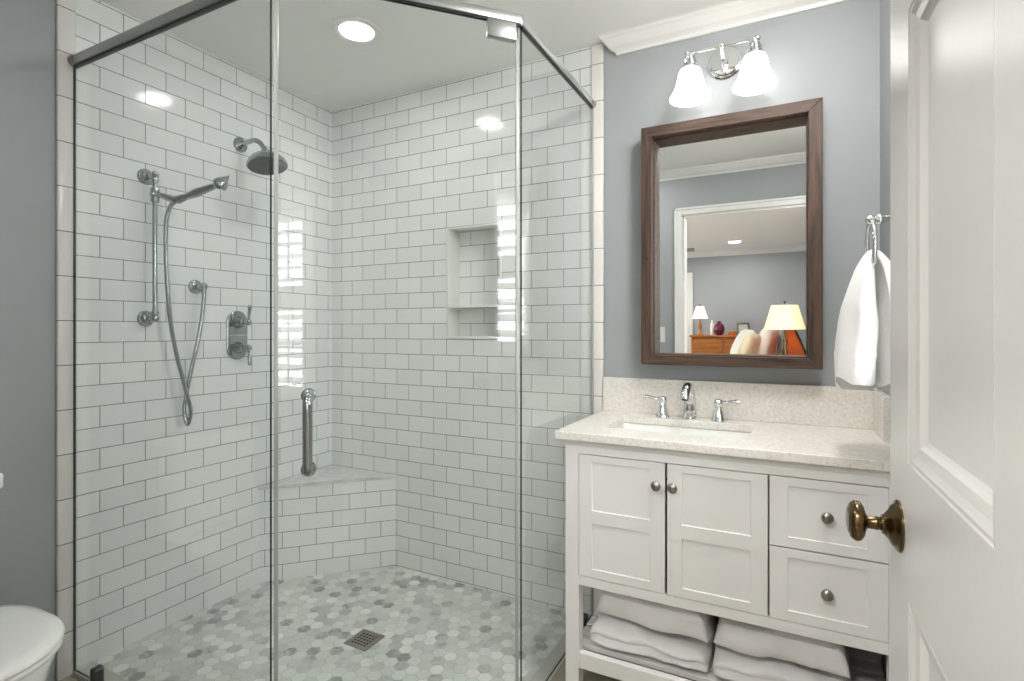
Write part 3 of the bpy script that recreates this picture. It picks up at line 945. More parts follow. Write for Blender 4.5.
VC = Vector((0, -0.567, 1.207))
vv = thing('shower_valve', VC, 'oblong chrome shower valve plate with two lever handles', 'shower valve')
m = MB()
loops = []
for ins, x in ((0.0, 0.0), (0.0, 0.005), (0.004, 0.009), (0.006, 0.0095)):
    lp = []
    R = 0.051 - ins
    for k in range(33):
        a = PI * k / 32
        lp.append(VC + Vector((x, R * math.cos(a), 0.060 + R * math.sin(a))))
    for k in range(33):
        a = PI + PI * k / 32
        lp.append(VC + Vector((x, R * math.cos(a), -0.060 + R * math.sin(a))))
    loops.append(lp)
m.loft(loops)
plate_ = m.build('valve_plate', 'chrome_bath', vv, smooth=35)
m = MB(); m.box(VC + Vector((0.009, -0.043, -0.0022)), VC + Vector((0.0112, 0.043, 0.0022)), 0.0008, 1); m.build('divider_bar', 'chrome', plate_)
for z, s_ in ((0.058, 1), (-0.057, -1)):
    c_ = VC + Vector((0.0095, 0, z))
    m = MB()
    m.lathe([(0.027, 0), (0.026, 0.006), (0.021, 0.010), (0.019, 0.020), (0.014, 0.026), (0.0095, 0.034), (0.008, 0.048), (0.0105, 0.054), (0.008, 0.060), (0.008, 0.066)], c_, (1, 0, 0), 24)
    m.sphere(c_ + Vector((0.074, 0, 0)), 0.014)
    m.tube([c_ + Vector((0.074, 0, 0.008 * s_)), c_ + Vector((0.075, 0.001, 0.028 * s_)), c_ + Vector((0.078, 0.003, 0.070 * s_)), c_ + Vector((0.079, 0.003, 0.076 * s_))], [0.0065, 0.0055, 0.0095, 0.006], 12, 3)
    m.build('lever_handle', 'chrome_bath', vv, smooth=45)

# ------------------------------------------------------------------ recessed ceiling lamps
def downlight(c, R, lens, label, grp=None, inner=0.055):
    t = thing('recessed_light', c, label, 'ceiling light', grp)
    m = MB()
    m.lathe([(R, 0.0), (R, -0.004), (R - 0.006, -0.007), (R - 0.014, -0.0065), (inner + 0.002, -0.004), (inner, 0.0)], c, (0, 0, 1), 40)
    m.build('trim_ring', 'trim_paint', t, smooth=40)
    m = MB(); m.lathe([(inner + 0.001, 0.0), (inner + 0.001, -0.0006), (inner * 0.7, -0.0008), (0.0, -0.0009)], c, (0, 0, 1), 40)
    m.build('lamp_lens', lens, t, smooth=40)
    return t
downlight((0.70, -0.535, ZC), 0.100, 'lens_shower', 'round recessed ceiling light above the shower', inner=0.066)
downlight((1.10, -1.80, ZC), 0.100, 'lens_fill_can', 'round recessed fill light added unseen in the ceiling before the shower', inner=0.07)  # added out of view to lift the light on the shower front
dome = thing('fill_dome_light', (2.33, -0.86, ZC), 'flush opal dome added as unseen fill light above the bathroom floor', 'ceiling light')  # added out of view to even out the bathroom light
m = MB(); m.lathe([(0.155, 0.0), (0.155, -0.018), (0.148, -0.022), (0.138, -0.022)], (2.33, -0.86, ZC), (0, 0, 1), 44); m.build('ceiling_plate', 'nickel', dome, smooth=40)
m = MB(); m.lathe([(0.145, -0.02), (0.143, -0.04), (0.125, -0.062), (0.09, -0.080), (0.045, -0.090), (0.0, -0.092)], (2.33, -0.86, ZC), (0, 0, 1), 44); m.build('dome_shade', 'lens_fill_dome', dome, smooth=60)
downlight((1.54, -6.33, ZC), 0.100, 'lens_far', 'round recessed bedroom ceiling light seen in the mirror', inner=0.075)
downlight((1.75, -2.95, ZC), 0.130, 'lens_fill_bed', 'round recessed fill light added unseen outside the bathroom doorway', inner=0.10)  # this one and the next are added to light vanity through the doorway
downlight((1.25, -2.80, ZC), 0.130, 'lens_fill_bed', 'round recessed fill light added unseen beside the first one outside the doorway', inner=0.10)
downlight((-0.6, -6.33, ZC), 0.100, 'lens_far', 'round recessed fill light added unseen beyond the bedroom fan', inner=0.075)  # added out of view to brighten the bedroom

# ------------------------------------------------------------------ vanity cabinet
VX0, VX1, VY = 1.592, 2.534, -0.500
van = thing('vanity_cabinet', ((VX0 + VX1) / 2, -0.25, FL), 'white shaker vanity cabinet with two doors, two drawers and open slatted shelf', 'vanity cabinet')
LG = 0.047
for x in (VX0, VX1 - LG + 0.004):
    x1 = min(x + LG, VX1)
    for y in (VY, -0.055):
        m = MB(); m.box((x, y, FL), (x1, y + LG, 0.866), 0.002, 2); m.build('leg', 'cabinet_paint', van)
m = MB()
m.box((VX0 + LG, VY + 0.001, 0.823), (VX1 - LG + 0.004, VY + 0.03, 0.866), 0.001, 1)
m.build('top_rail', 'cabinet_paint', van)
m = MB()
cv = [(0, 0.0), (0.010, 0.0), (0.010, -0.004), (0.004, -0.012), (0.0, -0.020)]
m.prism(cv, lambda a, c, w: (w, VY - a, 0.868 + c), VX0 - 0.008, VX1)
m.prism(cv, lambda a, c, w: (VX0 - a, w, 0.868 + c), VY, -0.01)
m.build('cove_moulding', 'cabinet_paint', van)
m = MB(); m.box((VX0 + LG, VY + 0.001, 0.388), (VX1 - LG + 0.004, VY + 0.03, 0.419), 0.0015, 1); m.build('bottom_rail', 'cabinet_paint', van)
m = MB()
m.box((VX0 + 0.008, VY + LG, 0.39), (VX0 + 0.026, -0.055, 0.866)); m.box((VX1 - 0.026, VY + LG, 0.39), (VX1 - 0.004, -0.055, 0.866))
m.box((VX0 + 0.026, VY + 0.03, 0.39), (VX1 - 0.026, -0.012, 0.405)); m.box((VX0 + 0.026, -0.024, 0.405), (VX1 - 0.026, -0.012, 0.866))
m.box((2.2065, VY + 0.028, 0.405), (2.2105, -0.03, 0.83)); m.box((1.9205, VY + 0.028, 0.405), (1.9255, VY + 0.04, 0.83))
m.build('carcass', 'cabinet_paint', van)
def shaker(name, x0, x1, z0, z1, fr, mid=None, knob=None):
    hl = []
    ix0, ix1, iz0, iz1 = x0 + fr, x1 - fr, z0 + fr * 0.62, z1 - fr * 0.52
    if mid:
        hl = [(ix0, ix1, iz0, mid[0]), (ix0, ix1, mid[1], iz1)]
    else:
        hl = [(ix0, ix1, iz0, iz1)]
    m = MB()
    m.plate(fy, x0, x1, z0, z1, VY + 0.018, VY, hl)
    for h in hl:
        lp = []
        for ins, y in ((0.0, VY + 0.0005), (0.0002, VY + 0.002), (0.0006, VY + 0.0038), (0.0012, VY + 0.004)):
            lp.append([Vector((h[0] + ins, y, h[2] + ins)), Vector((h[1] - ins, y, h[2] + ins)), Vector((h[1] - ins, y, h[3] - ins)), Vector((h[0] + ins, y, h[3] - ins))])
        m.loft([[Vector((p.x, VY + 0.015, p.z)) for p in lp[0]]] + lp)
    o = m.build(name, 'cabinet_paint', van, bevel=0.0012)
    k = MB()
    k.lathe([(0.0085, 0.0), (0.0085, 0.002), (0.006, 0.005), (0.0055, 0.010), (0.009, 0.014), (0.0145, 0.018), (0.0155, 0.022), (0.0150, 0.025), (0.0115, 0.029), (0.005, 0.031), (0.0, 0.0315)], (knob[0], VY, knob[1]), (0, -1, 0), 28)
    k.build('knob', 'nickel', o, smooth=45)
    return o
shaker('door', 1.641, 1.919, 0.4215, 0.8205, 0.044, (0.598, 0.640), (1.897, 0.754))
shaker('door', 1.927, 2.206, 0.4215, 0.8205, 0.044, (0.598, 0.640), (1.946, 0.754))
shaker('drawer', 2.211, 2.490, 0.6265, 0.8205, 0.046, None, (2.351, 0.729))
shaker('drawer', 2.211, 2.490, 0.4215, 0.6225, 0.046, None, (2.351, 0.523))
m = MB()
m.box((VX0 + LG, VY + 0.002, 0.113), (VX1 - LG + 0.004, VY + 0.026, 0.164), 0.002)
m.box((VX0 + LG, -0.034, 0.113), (VX1 - LG + 0.004, -0.012, 0.164), 0.002)
m.box((VX0 + 0.010, VY + LG, 0.113), (VX0 + 0.034, -0.055, 0.150), 0.002); m.box((VX1 - 0.034, VY + LG, 0.113), (VX1 - 0.010, -0.055, 0.150), 0.002)
shelf = m.build('shelf_frame', 'cabinet_paint', van)
for k in range(6):
    y = VY + 0.034 + k * 0.0705
    m = MB(); m.box((VX0 + 0.012, y + (LG - 0.03 if k == 0 else 0), 0.149), (VX1 - 0.012, y + 0.056, 0.166), 0.002)
    m.build('shelf_slat', 'cabinet_paint', van)

# countertop with backsplash and side splash
top = thing('countertop', (2.05, -0.26, 0.868), 'speckled cream quartz countertop with backsplash over the white vanity', 'countertop')
SX0, SX1, SY0, SY1 = 1.683, 2.147, -0.385, -0.112
m = MB(); m.plate(fz, 1.562, 2.534, -0.521, 0.003, 0.868, 0.894, [(SX0, SX1, SY0, SY1)])
m.build('slab', 'quartz', top, bevel=0.002)
m = MB(); m.box((1.566, -0.020, 0.894), (2.534, 0.003, 1.034), 0.002); m.build('backsplash', 'quartz', top)
m = MB(); m.box((2.513, -0.235, 0.894), (2.5345, -0.0205, 1.030), 0.002); m.build('side_splash', 'quartz', top)

# undermount basin
scx, scy = (SX0 + SX1) / 2, (SY0 + SY1) / 2
hx, hy = (SX1 - SX0) / 2, (SY1 - SY0) / 2
sk = thing('undermount_sink', (scx, scy, 0.74), 'white rectangular undermount basin set into the cream countertop', 'sink')
m = MB()
m.loft([rrect(scx, scy, hx * 0.80, hy * 0.75, 0.05, 0.728), rrect(scx, scy, hx + 0.008, hy + 0.008, 0.035, 0.75), rrect(scx, scy, hx + 0.022, hy + 0.022, 0.03, 0.858), rrect(scx, scy, hx + 0.022, hy + 0.022, 0.03, 0.8675),
        rrect(scx, scy, hx + 0.006, hy + 0.006, 0.026, 0.8675), rrect(scx, scy, hx + 0.002, hy + 0.002, 0.026, 0.864), rrect(scx, scy, hx - 0.006, hy - 0.006, 0.035, 0.80), rrect(scx, scy, hx - 0.014, hy - 0.014, 0.045, 0.765),
        rrect(scx, scy, hx - 0.035, hy - 0.035, 0.05, 0.748), rrect(scx, scy, hx - 0.075, hy - 0.075, 0.045, 0.742), rrect(scx, scy, 0.03, 0.03, 0.02, 0.738)])
m.build('basin', 'porcelain', sk, smooth=50)
m = MB(); m.lathe([(0.024, 0.0), (0.024, 0.003), (0.018, 0.004), (0.0, 0.0035)], (scx, scy, 0.7382), (0, 0, 1), 24); m.build('basin_drain', 'chrome', sk, smooth=40)

# faucet
FC = Vector((1.924, -0.066, 0.894))
fau = thing('faucet', FC, 'chrome widespread faucet with curved spout and two lever handles on the countertop', 'faucet')
m = MB()
m.lathe([(0.030, 0.0), (0.030, 0.004), (0.026, 0.007)], FC, (0, 0, 1), 28)
m.tube([FC + Vector(p) for p in ((0, 0, 0.004), (0, 0.0, 0.03), (0, -0.002, 0.07), (0, -0.012, 0.104), (0, -0.040, 0.124), (0, -0.075, 0.120), (0, -0.100, 0.104), (0, -0.110, 0.084))],
       [0.0265, 0.0255, 0.0225, 0.0195, 0.018, 0.017, 0.0165, 0.016], 20, 5)
sp = m.build('spout', 'chrome', fau, smooth=50)
m = MB(); m.lathe([(0.0112, -0.003), (0.0112, 0.0015)], FC + Vector((0, -0.110, 0.084)), Vector((0, -0.35, -1)), 18); m.build('aerator', 'dark', sp)
m = MB(); m.tube([FC + Vector((0, 0.014, 0.05)), FC + Vector((0, 0.020, 0.118))], 0.0028, 8); m.sphere(FC + Vector((0, 0.020, 0.120)), 0.0058); m.build('lift_rod', 'chrome', fau, smooth=50)
for x, s_ in ((1.823, -1), (2.027, 1)):
    c_ = Vector((x, -0.066, 0.894))
    m = MB()
    m.lathe([(0.028, 0.0), (0.028, 0.004), (0.0255, 0.009), (0.0215, 0.022), (0.0155, 0.040), (0.0135, 0.046), (0.0155, 0.049), (0.0135, 0.053), (0.0135, 0.056), (0.0165, 0.060), (0.0175, 0.067), (0.015, 0.076), (0.007, 0.081), (0.0, 0.0815)], c_, (0, 0, 1), 26)
    m.tube([c_ + Vector((0.010 * s_, 0, 0.068)), c_ + Vector((0.026 * s_, -0.001, 0.069)), c_ + Vector((0.062 * s_, -0.004, 0.0725)), c_ + Vector((0.074 * s_, -0.005, 0.0735))], [0.0078, 0.007, 0.0102, 0.0075], 14, 3)
    m.build('lever_handle', 'chrome', fau, smooth=50)

# folded towels on the slatted shelf -------------------------------------------
def folded_towel(name, c, w, d, h, layers, seed, label, grp, lean=0.0, ridges=(), rot=0.0):
    m = MB()
    nx, na = 34, 48
    loops = []
    for i in range(nx + 1):
        u = i / nx
        e = min(1.0, 0.72 + 0.28 * min(1, math.sin(PI * max(0.0, min(1, u))) * 6))
        e0 = (min(u, 1 - u) * w)
        endr = 1 if e0 > 0.035 else math.sqrt(max(0.0, 1 - (1 - e0 / 0.035) ** 2))
        lp = []
        for k in range(na):
            a = 2 * PI * k / na
            ca, sa = math.cos(a), math.sin(a)
            yy = math.copysign(abs(ca) ** 0.5, ca) * d / 2
            zz_ = math.copysign(abs(sa) ** 0.55, sa) * h / 2
            t = (zz_ + h / 2) / h
            if ca < 0:
                bulge = abs(math.sin(PI * t * layers)) ** 0.45
                yy += 0.016 * (1 - bulge)
            sq = 0.82 + 0.18 * endr
            X = (u - 0.5) * w
            if u in (0.0, 1.0):
                sq = 0.78
            zb = -h / 2 + (zz_ + h / 2) * sq
            yb = yy * (0.93 + 0.07 * endr)
            nz = noise.noise(Vector((X * 7 + seed, yb * 7, zb * 9 + seed * 2)))
            n2 = noise.noise(Vector((X * 22 + seed * 3, yb * 20, zb * 26)))
            n3 = noise.noise(Vector((X * 11 + yb * 16 + seed, zb * 6, seed)))
            off = 0.013 * nz + 0.006 * n2 + (0.008 * n3 if h > 0.1 else 0.003 * n3)
            for rx in ridges:
                off += 0.004 * math.exp(-((X - rx) / 0.006) ** 2)
            zn = zb + (off if zb > -h * 0.3 else off * 0.2) * (0.4 + 0.9 * t)
            yn = yb + (off * 0.9 if ca < 0 else 0)
            xs = X + lean * t * (1 if X < 0 else -1) * w * 0.5 + 0.01 * noise.noise(Vector((seed, yb * 9, zb * 14))) 
            lp.append(Vector((c[0] + xs * math.cos(rot) - yn * math.sin(rot), c[1] + yn * math.cos(rot) + xs * math.sin(rot), max(c[2] + h / 2 + zn, c[2]))))
        loops.append(lp)
    m.loft(loops)
    o = m.build(name, 'towel', smooth=75, origin=c)
    return tag(o, label, 'towel', grp)
G = 'folded white towels on the vanity shelf'
folded_towel('folded_towel', (1.850, -0.285, 0.1665), 0.375, 0.350, 0.080, 2, 3.1, 'lower folded white towel of the left pile on the vanity shelf', G)
folded_towel('folded_towel', (1.856, -0.282, 0.2570), 0.366, 0.350, 0.114, 1, 8.4, 'upper folded white towel of the left pile on the vanity shelf', G, 0.10)
folded_towel('folded_towel', (2.236, -0.285, 0.1665), 0.370, 0.350, 0.078, 2, 5.7, 'lower folded white towel of the right pile on the vanity shelf', G)
folded_towel('folded_towel', (2.232, -0.282, 0.2560), 0.364, 0.350, 0.114, 1, 12.2, 'upper folded white towel with ribbed band in the right pile on the vanity shelf', G, 0.10, (0.075, 0.098, 0.110))

# ------------------------------------------------------------------ mirror
mir = thing('wall_mirror', (2.05, 0, 1.095), 'rectangular wall mirror in a deep reclaimed brown wood frame over the basin', 'mirror')
ox0, ox1, oz0, oz1 = 1.742, 2.363, 1.096, 2.021
ix0, ix1, iz0, iz1 = 1.783, 2.320, 1.132, 1.980
YM = -0.084
def rail_(name, poly, mat):
    m = MB()
    m.prism(poly, lambda a, c, w: (a, w, c), 0.003, YM)
    return m.build(name, mat, mir, bevel=0.0015)
rail_('top_rail', [(ox0, oz1), (ox1, oz1), (ix1, iz1), (ix0, iz1)], 'wood_x')
rail_('bottom_rail', [(ox0, oz0), (ox1, oz0), (ix1, iz0), (ix0, iz0)], 'wood_x')
rail_('side_rail', [(ox0, oz0), (ox0, oz1), (ix0, iz1), (ix0, iz0)], 'wood_z')
rail_('side_rail', [(ox1, oz0), (ox1, oz1), (ix1, iz1), (ix1, iz0)], 'wood_z')
e_ = 0.005
m = MB(); m.plate(fy, ix0, ix1, iz0, iz1, YM + 0.030, -0.004, [(ix0 + e_, ix1 - e_, iz0 + e_, iz1 - e_)])
m.build('inner_lip', 'wood_x', mir, bevel=0.001)
tilt = math.radians(0.46)
m = MB()
mt = Matrix.Translation((2.05, -0.0075, (iz0 + iz1) / 2)) @ Matrix.Rotation(tilt, 4, 'X')
m.box((-(ix1 - ix0) / 2 + 0.002, 0.0, -(iz1 - iz0) / 2 + 0.002), ((ix1 - ix0) / 2 - 0.002, 0.003, (iz1 - iz0) / 2 - 0.002), 0, 1, mt)
m.build('mirror_glass', 'mirror', mir)

# ------------------------------------------------------------------ vanity light
vl = thing('vanity_light', (2.043, 0, 2.25), 'chrome two lamp wall light with white bell shades above the wood framed mirror', 'wall light')
m = MB(); m.lathe([(0.062, 0.0), (0.062, 0.006), (0.058, 0.011), (0.050, 0.013), (0.048, 0.016), (0.0, 0.018)], (2.043, 0.004, 2.245), (0, -1, 0), 44); m.build('backplate', 'chrome', vl, smooth=35)
BZ, BYL = 2.257, -0.112
m = MB()
m.lathe([(0.013, 0.012), (0.013, 0.022), (0.010, 0.030)], (2.043, 0.004, 2.240), (0, -1, 0), 20)
m.tube([(2.043, -0.012, 2.236), (2.043, -0.045, 2.222), (2.043, -0.080, 2.232), (2.043, -0.104, BZ - 0.004)], [0.010, 0.009, 0.008, 0.008], 14, 5)
m.sphere((2.043, BYL, BZ), 0.0105)
m.build('arm', 'chrome', vl, smooth=50)
m = MB(); m.tube([(1.922, BYL, BZ), (2.162, BYL, BZ)], 0.0058, 14)
for x in (1.922, 2.162): m.sphere((x, BYL, BZ), 0.0105)
m.build('cross_bar', 'chrome', vl, smooth=50)
for x in (1.932, 2.152):
    m = MB()
    m.lathe([(0.008, 0.004), (0.010, -0.004), (0.016, -0.008), (0.0155, -0.013), (0.020, -0.018), (0.0185, -0.026), (0.024, -0.031), (0.0225, -0.039), (0.027, -0.044), (0.0255, -0.050), (0.030, -0.054), (0.030, -0.064)], (x, BYL, BZ), (0, 0, 1), 28)
    m.build('socket', 'chrome', vl, smooth=40)
    m = MB()
    pr = [(0.027, -0.057), (0.034, -0.061), (0.040, -0.071), (0.0445, -0.087), (0.0485, -0.107), (0.053, -0.125), (0.060, -0.142), (0.069, -0.156), (0.0735, -0.164), (0.0725, -0.170)]
    m.lathe(pr + [(r - 0.004, z) for r, z in reversed(pr[:-1])] , (x, BYL, BZ), (0, 0, 1), 36, False)
    m.build('bell_shade', 'opal', vl, smooth=60)

# ------------------------------------------------------------------ towel ring and hand towel
TY, TX = -0.535, 2.447
tr_ = thing('towel_ring', (XR, TY, 1.51), 'chrome towel ring on the right wall beside the open door', 'towel ring')
m = MB(); m.lathe([(0.027, 0), (0.027, 0.006), (0.022, 0.010), (0.014, 0.018), (0.0105, 0.026), (0.0105, 0.060), (0.014, 0.066), (0.014, 0.074), (0.010, 0.080)], (XR, TY, 1.512), (-1, 0, 0), 28)
m.sphere((TX, TY, 1.512), 0.0125); m.build('post', 'chrome', tr_, smooth=45)
m = MB(); m.ring((TX, TY, 1.442), 0.070, 0.0055, (1, 0, 0)); m.build('ring', 'chrome', tr_, smooth=60)
# the towel: one sheet folded over the lower arc of the ring
m = MB()
path = []      # (x, z, half width y, half thickness)
for z, x, wy, tk in ((1.090, 2.408, 0.112, 0.036), (1.12, 2.409, 0.112, 0.036), (1.20, 2.414, 0.104, 0.034), (1.28, 2.420, 0.092, 0.031), (1.33, 2.426, 0.076, 0.026), (1.385, 2.434, 0.056, 0.0185), (1.408, 2.440, 0.044, 0.0135), (1.421, 2.4455, 0.038, 0.011)):
    path.append((x, z, wy, tk, 0.0))
path.append((2.450, 1.428, 0.036, 0.009, 0.5))
for z, x, wy, tk in ((1.421, 2.457, 0.038, 0.010), (1.408, 2.464, 0.044, 0.012), (1.385, 2.473, 0.056, 0.0155), (1.33, 2.484, 0.074, 0.021), (1.28, 2.490, 0.090, 0.024), (1.20, 2.494, 0.100, 0.026), (1.12, 2.496, 0.108, 0.028), (1.095, 2.496, 0.108, 0.028)):
    path.append((x, z, wy, tk, 1.0))
# refine the path
fine = []
for a, c in zip(path, path[1:]):
    for k in range(5):
        t = k / 5
        fine.append(tuple(p * (1 - t) + q_ * t for p, q_ in zip(a, c)))
fine.append(path[-1])
loops = []
NA = 56
for i, (x, z, wy, tk, side) in enumerate(fine):
    p0, p1 = fine[max(i - 1, 0)], fine[min(i + 1, len(fine) - 1)]
    tx, tz = p1[0] - p0[0], p1[1] - p0[1]
    L = math.hypot(tx, tz) or 1
    nx_, nz_ = tz / L, -tx / L
    lp = []
    for k in range(NA):
        a = 2 * PI * k / NA
        yy = math.copysign(abs(math.cos(a)) ** 0.75, math.cos(a)) * wy
        ww = math.copysign(abs(math.sin(a)) ** 0.75, math.sin(a)) * tk
        amt = max(0.0, min(1.0, (1.45 - z) / 0.2))
        fold = 0.011 * amt * math.sin(yy / wy * 5.5 + side * 2.0 + 0.6 * noise.noise(Vector((yy * 10, z * 4, side))))
        fold += 0.010 * amt * noise.noise(Vector((yy * 14, z * 7, side * 9)))
        hem = 0.0025 * math.exp(-((z - 1.165) / 0.006) ** 2) + 0.002 * math.exp(-((z - 1.145) / 0.005) ** 2)
        ww2 = ww + (fold + math.copysign(hem, ww)) * (1 if side < 0.4 or side > 0.6 else 0)
        dz2 = (0.012 * math.sin(yy * 40 + side * 3) + 0.02 * yy / wy) * max(0, min(1, (1.2 - z) / 0.1))
        X = x + nx_ * ww2
        lp.append(Vector((min(X, XR - 0.004), TY + yy + 0.012 * amt * noise.noise(Vector((z * 6, side * 5, 1.0))), z + nz_ * ww2 - dz2)))
    loops.append(lp)
m.loft(loops)
tag(m.build('hand_towel', 'towel', smooth=80, origin=(TX, TY, 1.10)), 'white hand towel draped through the towel ring on the right wall', 'hand towel')

# ------------------------------------------------------------------ toilet at the left edge
TYC = -1.606
toi = thing('toilet', (0.38, TYC, FL), 'white toilet with closed lid at the lower left edge', 'toilet')
def egg(x0, x1, hw, z, n=40, p=1.0):
    cx_ = x0 + (x1 - x0) * 0.55
    pts = []
    for k in range(n):
        a = 2 * PI * k / n
        ca, sa = math.cos(a), math.sin(a)
        if ca > 0:
            pts.append(Vector((cx_ + (x1 - cx_) * ca, TYC + hw * sa, z)))
        else:
            pts.append(Vector((cx_ + (cx_ - x0) * math.copysign(abs(ca) ** 0.6, ca), TYC + hw * math.copysign(abs(sa) ** 0.8, sa), z)))
    return pts
m = MB()
m.loft([egg(0.17, 0.60, 0.125, FL), egg(0.17, 0.60, 0.122, 0.10), egg(0.18, 0.60, 0.115, 0.20), egg(0.19, 0.64, 0.145, 0.30), egg(0.16, 0.625, 0.178, 0.36), egg(0.16, 0.638, 0.186, 0.395), egg(0.16, 0.638, 0.184, 0.402)])
m.build('bowl', 'porcelain', toi, smooth=50)
m = MB()
m.loft([egg(0.19, 0.642, 0.188, 0.402), egg(0.187, 0.647, 0.192, 0.408), egg(0.187, 0.647, 0.192, 0.416), egg(0.191, 0.641, 0.187, 0.421)])
m.build('seat', 'porcelain', toi, smooth=50)
m = MB()
m.loft([egg(0.19, 0.642, 0.188, 0.4215), egg(0.185, 0.650, 0.194, 0.426), egg(0.185, 0.650, 0.194, 0.434), egg(0.191, 0.643, 0.188, 0.441), egg(0.215, 0.614, 0.165, 0.4455), egg(0.275, 0.54, 0.11, 0.448)])
m.build('lid', 'porcelain', toi, smooth=50)
m = MB(); m.box((0.02, TYC - 0.158, 0.40), (0.195, TYC + 0.158, 0.765), 0.02, 4); m.build('tank', 'porcelain', toi, smooth=50)
m = MB(); m.box((0.012, TYC - 0.168, 0.766), (0.206, TYC + 0.165, 0.812), 0.008, 3); m.build('tank_lid', 'porcelain', toi, smooth=50)
m = MB(); m.tube([(0.19, TYC - 0.13, 0.70), (0.212, TYC - 0.13, 0.70)], 0.010, 14); m.tube([(0.21, TYC - 0.135, 0.70), (0.214, TYC - 0.07, 0.695)], [0.006, 0.008], 12); m.build('flush_lever', 'chrome', toi, smooth=50)

# light switch on the doorway wall, seen in the mirror
sw = thing('light_switch', (1.348, YF, 1.14), 'white light switch plate on the grey wall seen in the mirror', 'light switch')
m = MB(); m.box((1.310, YF, 1.10), (1.385, YF + 0.006, 1.22), 0.003); m.build('switch_plate', 'plastic', sw)
m = MB(); m.box((1.338, YF + 0.005, 1.13), (1.358, YF + 0.010, 1.19), 0.002); m.build('rocker', 'plastic', sw)

# ------------------------------------------------------------------ bedroom seen in the mirror
dr = thing('dresser', (1.45, -7.05, FL), 'honey oak dresser against the far bedroom wall in the mirror', 'dresser')
dx0, dx1, dy0, dy1, dzt = 0.83, 2.10, -7.28, -6.84, 1.035
m = MB(); m.box((dx0, dy0, 0.10), (dx1, dy1 - 0.02, dzt - 0.03), 0.004); m.build('body', 'oak', dr)
m = MB(); m.box((dx0 - 0.025, dy0, dzt - 0.03), (dx1 + 0.025, dy1 + 0.012, dzt), 0.006); m.build('top', 'oak', dr)
m = MB(); m.box((dx0 + 0.01, dy0 + 0.01, FL), (dx1 - 0.01, dy1 - 0.03, 0.10), 0.004); m.build('plinth', 'oak', dr)
rows_z = [(0.765, 0.975), (0.54, 0.755), (0.325, 0.53), (0.115, 0.315)]
for (a, c) in rows_z:
    for (x0, x1) in ((0.865, 1.315), (1.345, 2.065)) if a > 0.7 else ((0.865, 1.45), (1.48, 2.065)):
        m = MB(); m.box((x0, dy1 - 0.022, a), (x1, dy1 - 0.004, c), 0.005); d1 = m.build('drawer', 'oak', dr)
        for xk in ((x0 + x1) / 2,) if x1 - x0 < 0.6 else (x0 + 0.15, x1 - 0.15):
            m = MB(); m.lathe([(0.008, 0), (0.007, 0.010), (0.017, 0.018), (0.015, 0.026), (0.0, 0.029)], (xk, dy1 - 0.004, (a + c) / 2), (0, 1, 0), 16); m.build('knob', 'oak', d1, smooth=45)
# small lamp on the dresser
tl = thing('table_lamp', (0.95, -7.0, dzt), 'small brass table lamp with white shade on the oak dresser', 'table lamp')
m = MB(); m.lathe([(0.07, 0), (0.07, 0.012), (0.03, 0.03), (0.014, 0.06), (0.022, 0.10), (0.034, 0.14), (0.022, 0.19), (0.012, 0.22), (0.010, 0.30)], (0.95, -7.0, dzt), (0, 0, 1), 24); m.build('base', 'oak', tl, smooth=50)
m = MB(); m.lathe([(0.128, 0.272), (0.062, 0.475), (0.058, 0.475), (0.124, 0.272)], (0.95, -7.0, dzt), (0, 0, 1), 32, False); m.build('shade', 'shade_white', tl, smooth=60)
m = MB(); m.tube([(0.95, -7.0, dzt + 0.28), (0.95, -7.0, dzt + 0.495)], 0.004, 8); m.sphere((0.95, -7.0, dzt + 0.50), 0.011); m.build('finial', 'brass', tl, smooth=50)
m = MB(); m.lathe([(0.035, 0), (0.06, 0.02), (0.082, 0.07), (0.086, 0.11), (0.074, 0.155), (0.045, 0.19), (0.027, 0.205), (0.034, 0.222), (0.038, 0.225), (0.030, 0.222), (0.022, 0.205)], (1.248, -7.0, dzt), (0, 0, 1), 30)
tag(m.build('vase', 'vase', smooth=50, origin=(1.248, -7.0, dzt)), 'round dark magenta glass vase on the oak dresser', 'vase')
bt = thing('bottle', (1.135, -7.02, dzt), 'slim white bottle between the small lamp and magenta vase', 'bottle')
m = MB(); m.lathe([(0.03, 0), (0.032, 0.01), (0.032, 0.18), (0.014, 0.205), (0.013, 0.222)], (1.135, -7.02, dzt), (0, 0, 1), 24); m.build('body', 'plastic', bt, smooth=45)
m = MB(); m.lathe([(0.016, 0.222), (0.016, 0.245), (0.0, 0.247)], (1.135, -7.02, dzt), (0, 0, 1), 20); m.build('cap', 'plastic', bt, smooth=45)
tb = thing('trinket_box', (1.45, -7.0, dzt), 'small orange wooden trinket box beside the picture frame on the dresser', 'box')
m = MB(); m.box((1.39, -7.04, dzt), (1.50, -6.95, dzt + 0.04), 0.006); m.build('body', 'cherry', tb)
m = MB(); m.box((1.387, -7.043, dzt + 0.04), (1.503, -6.947, dzt + 0.056), 0.006); m.build('lid', 'cherry', tb)
pf = thing('picture_frame', (1.61, -7.02, dzt), 'small silver picture frame standing on the oak dresser', 'picture frame')
mt = Matrix.Translation((1.612, -7.02, dzt)) @ Matrix.Rotation(math.radians(-18), 4, 'Z') @ Matrix.Rotation(math.radians(12), 4, 'X')
m = MB(); m.plate(lambda u, v, w: mt @ Vector((u, w, v)), -0.10, 0.10, 0.0, 0.205, -0.008, 0.008, [(-0.07, 0.07, 0.03, 0.175)]); m.build('frame', 'nickel', pf, bevel=0.002)
m = MB(); m.box((-0.072, -0.004, 0.028), (0.072, 0.003, 0.177), 0, 1, mt); m.build('photo', 'paper', pf)
m = MB(); m.box((-0.02, -0.075, 0.002), (0.02, -0.068, 0.13), 0.001, 1, mt @ Matrix.Rotation(math.radians(-24), 4, 'X')); m.build('easel_back', 'dark', pf)

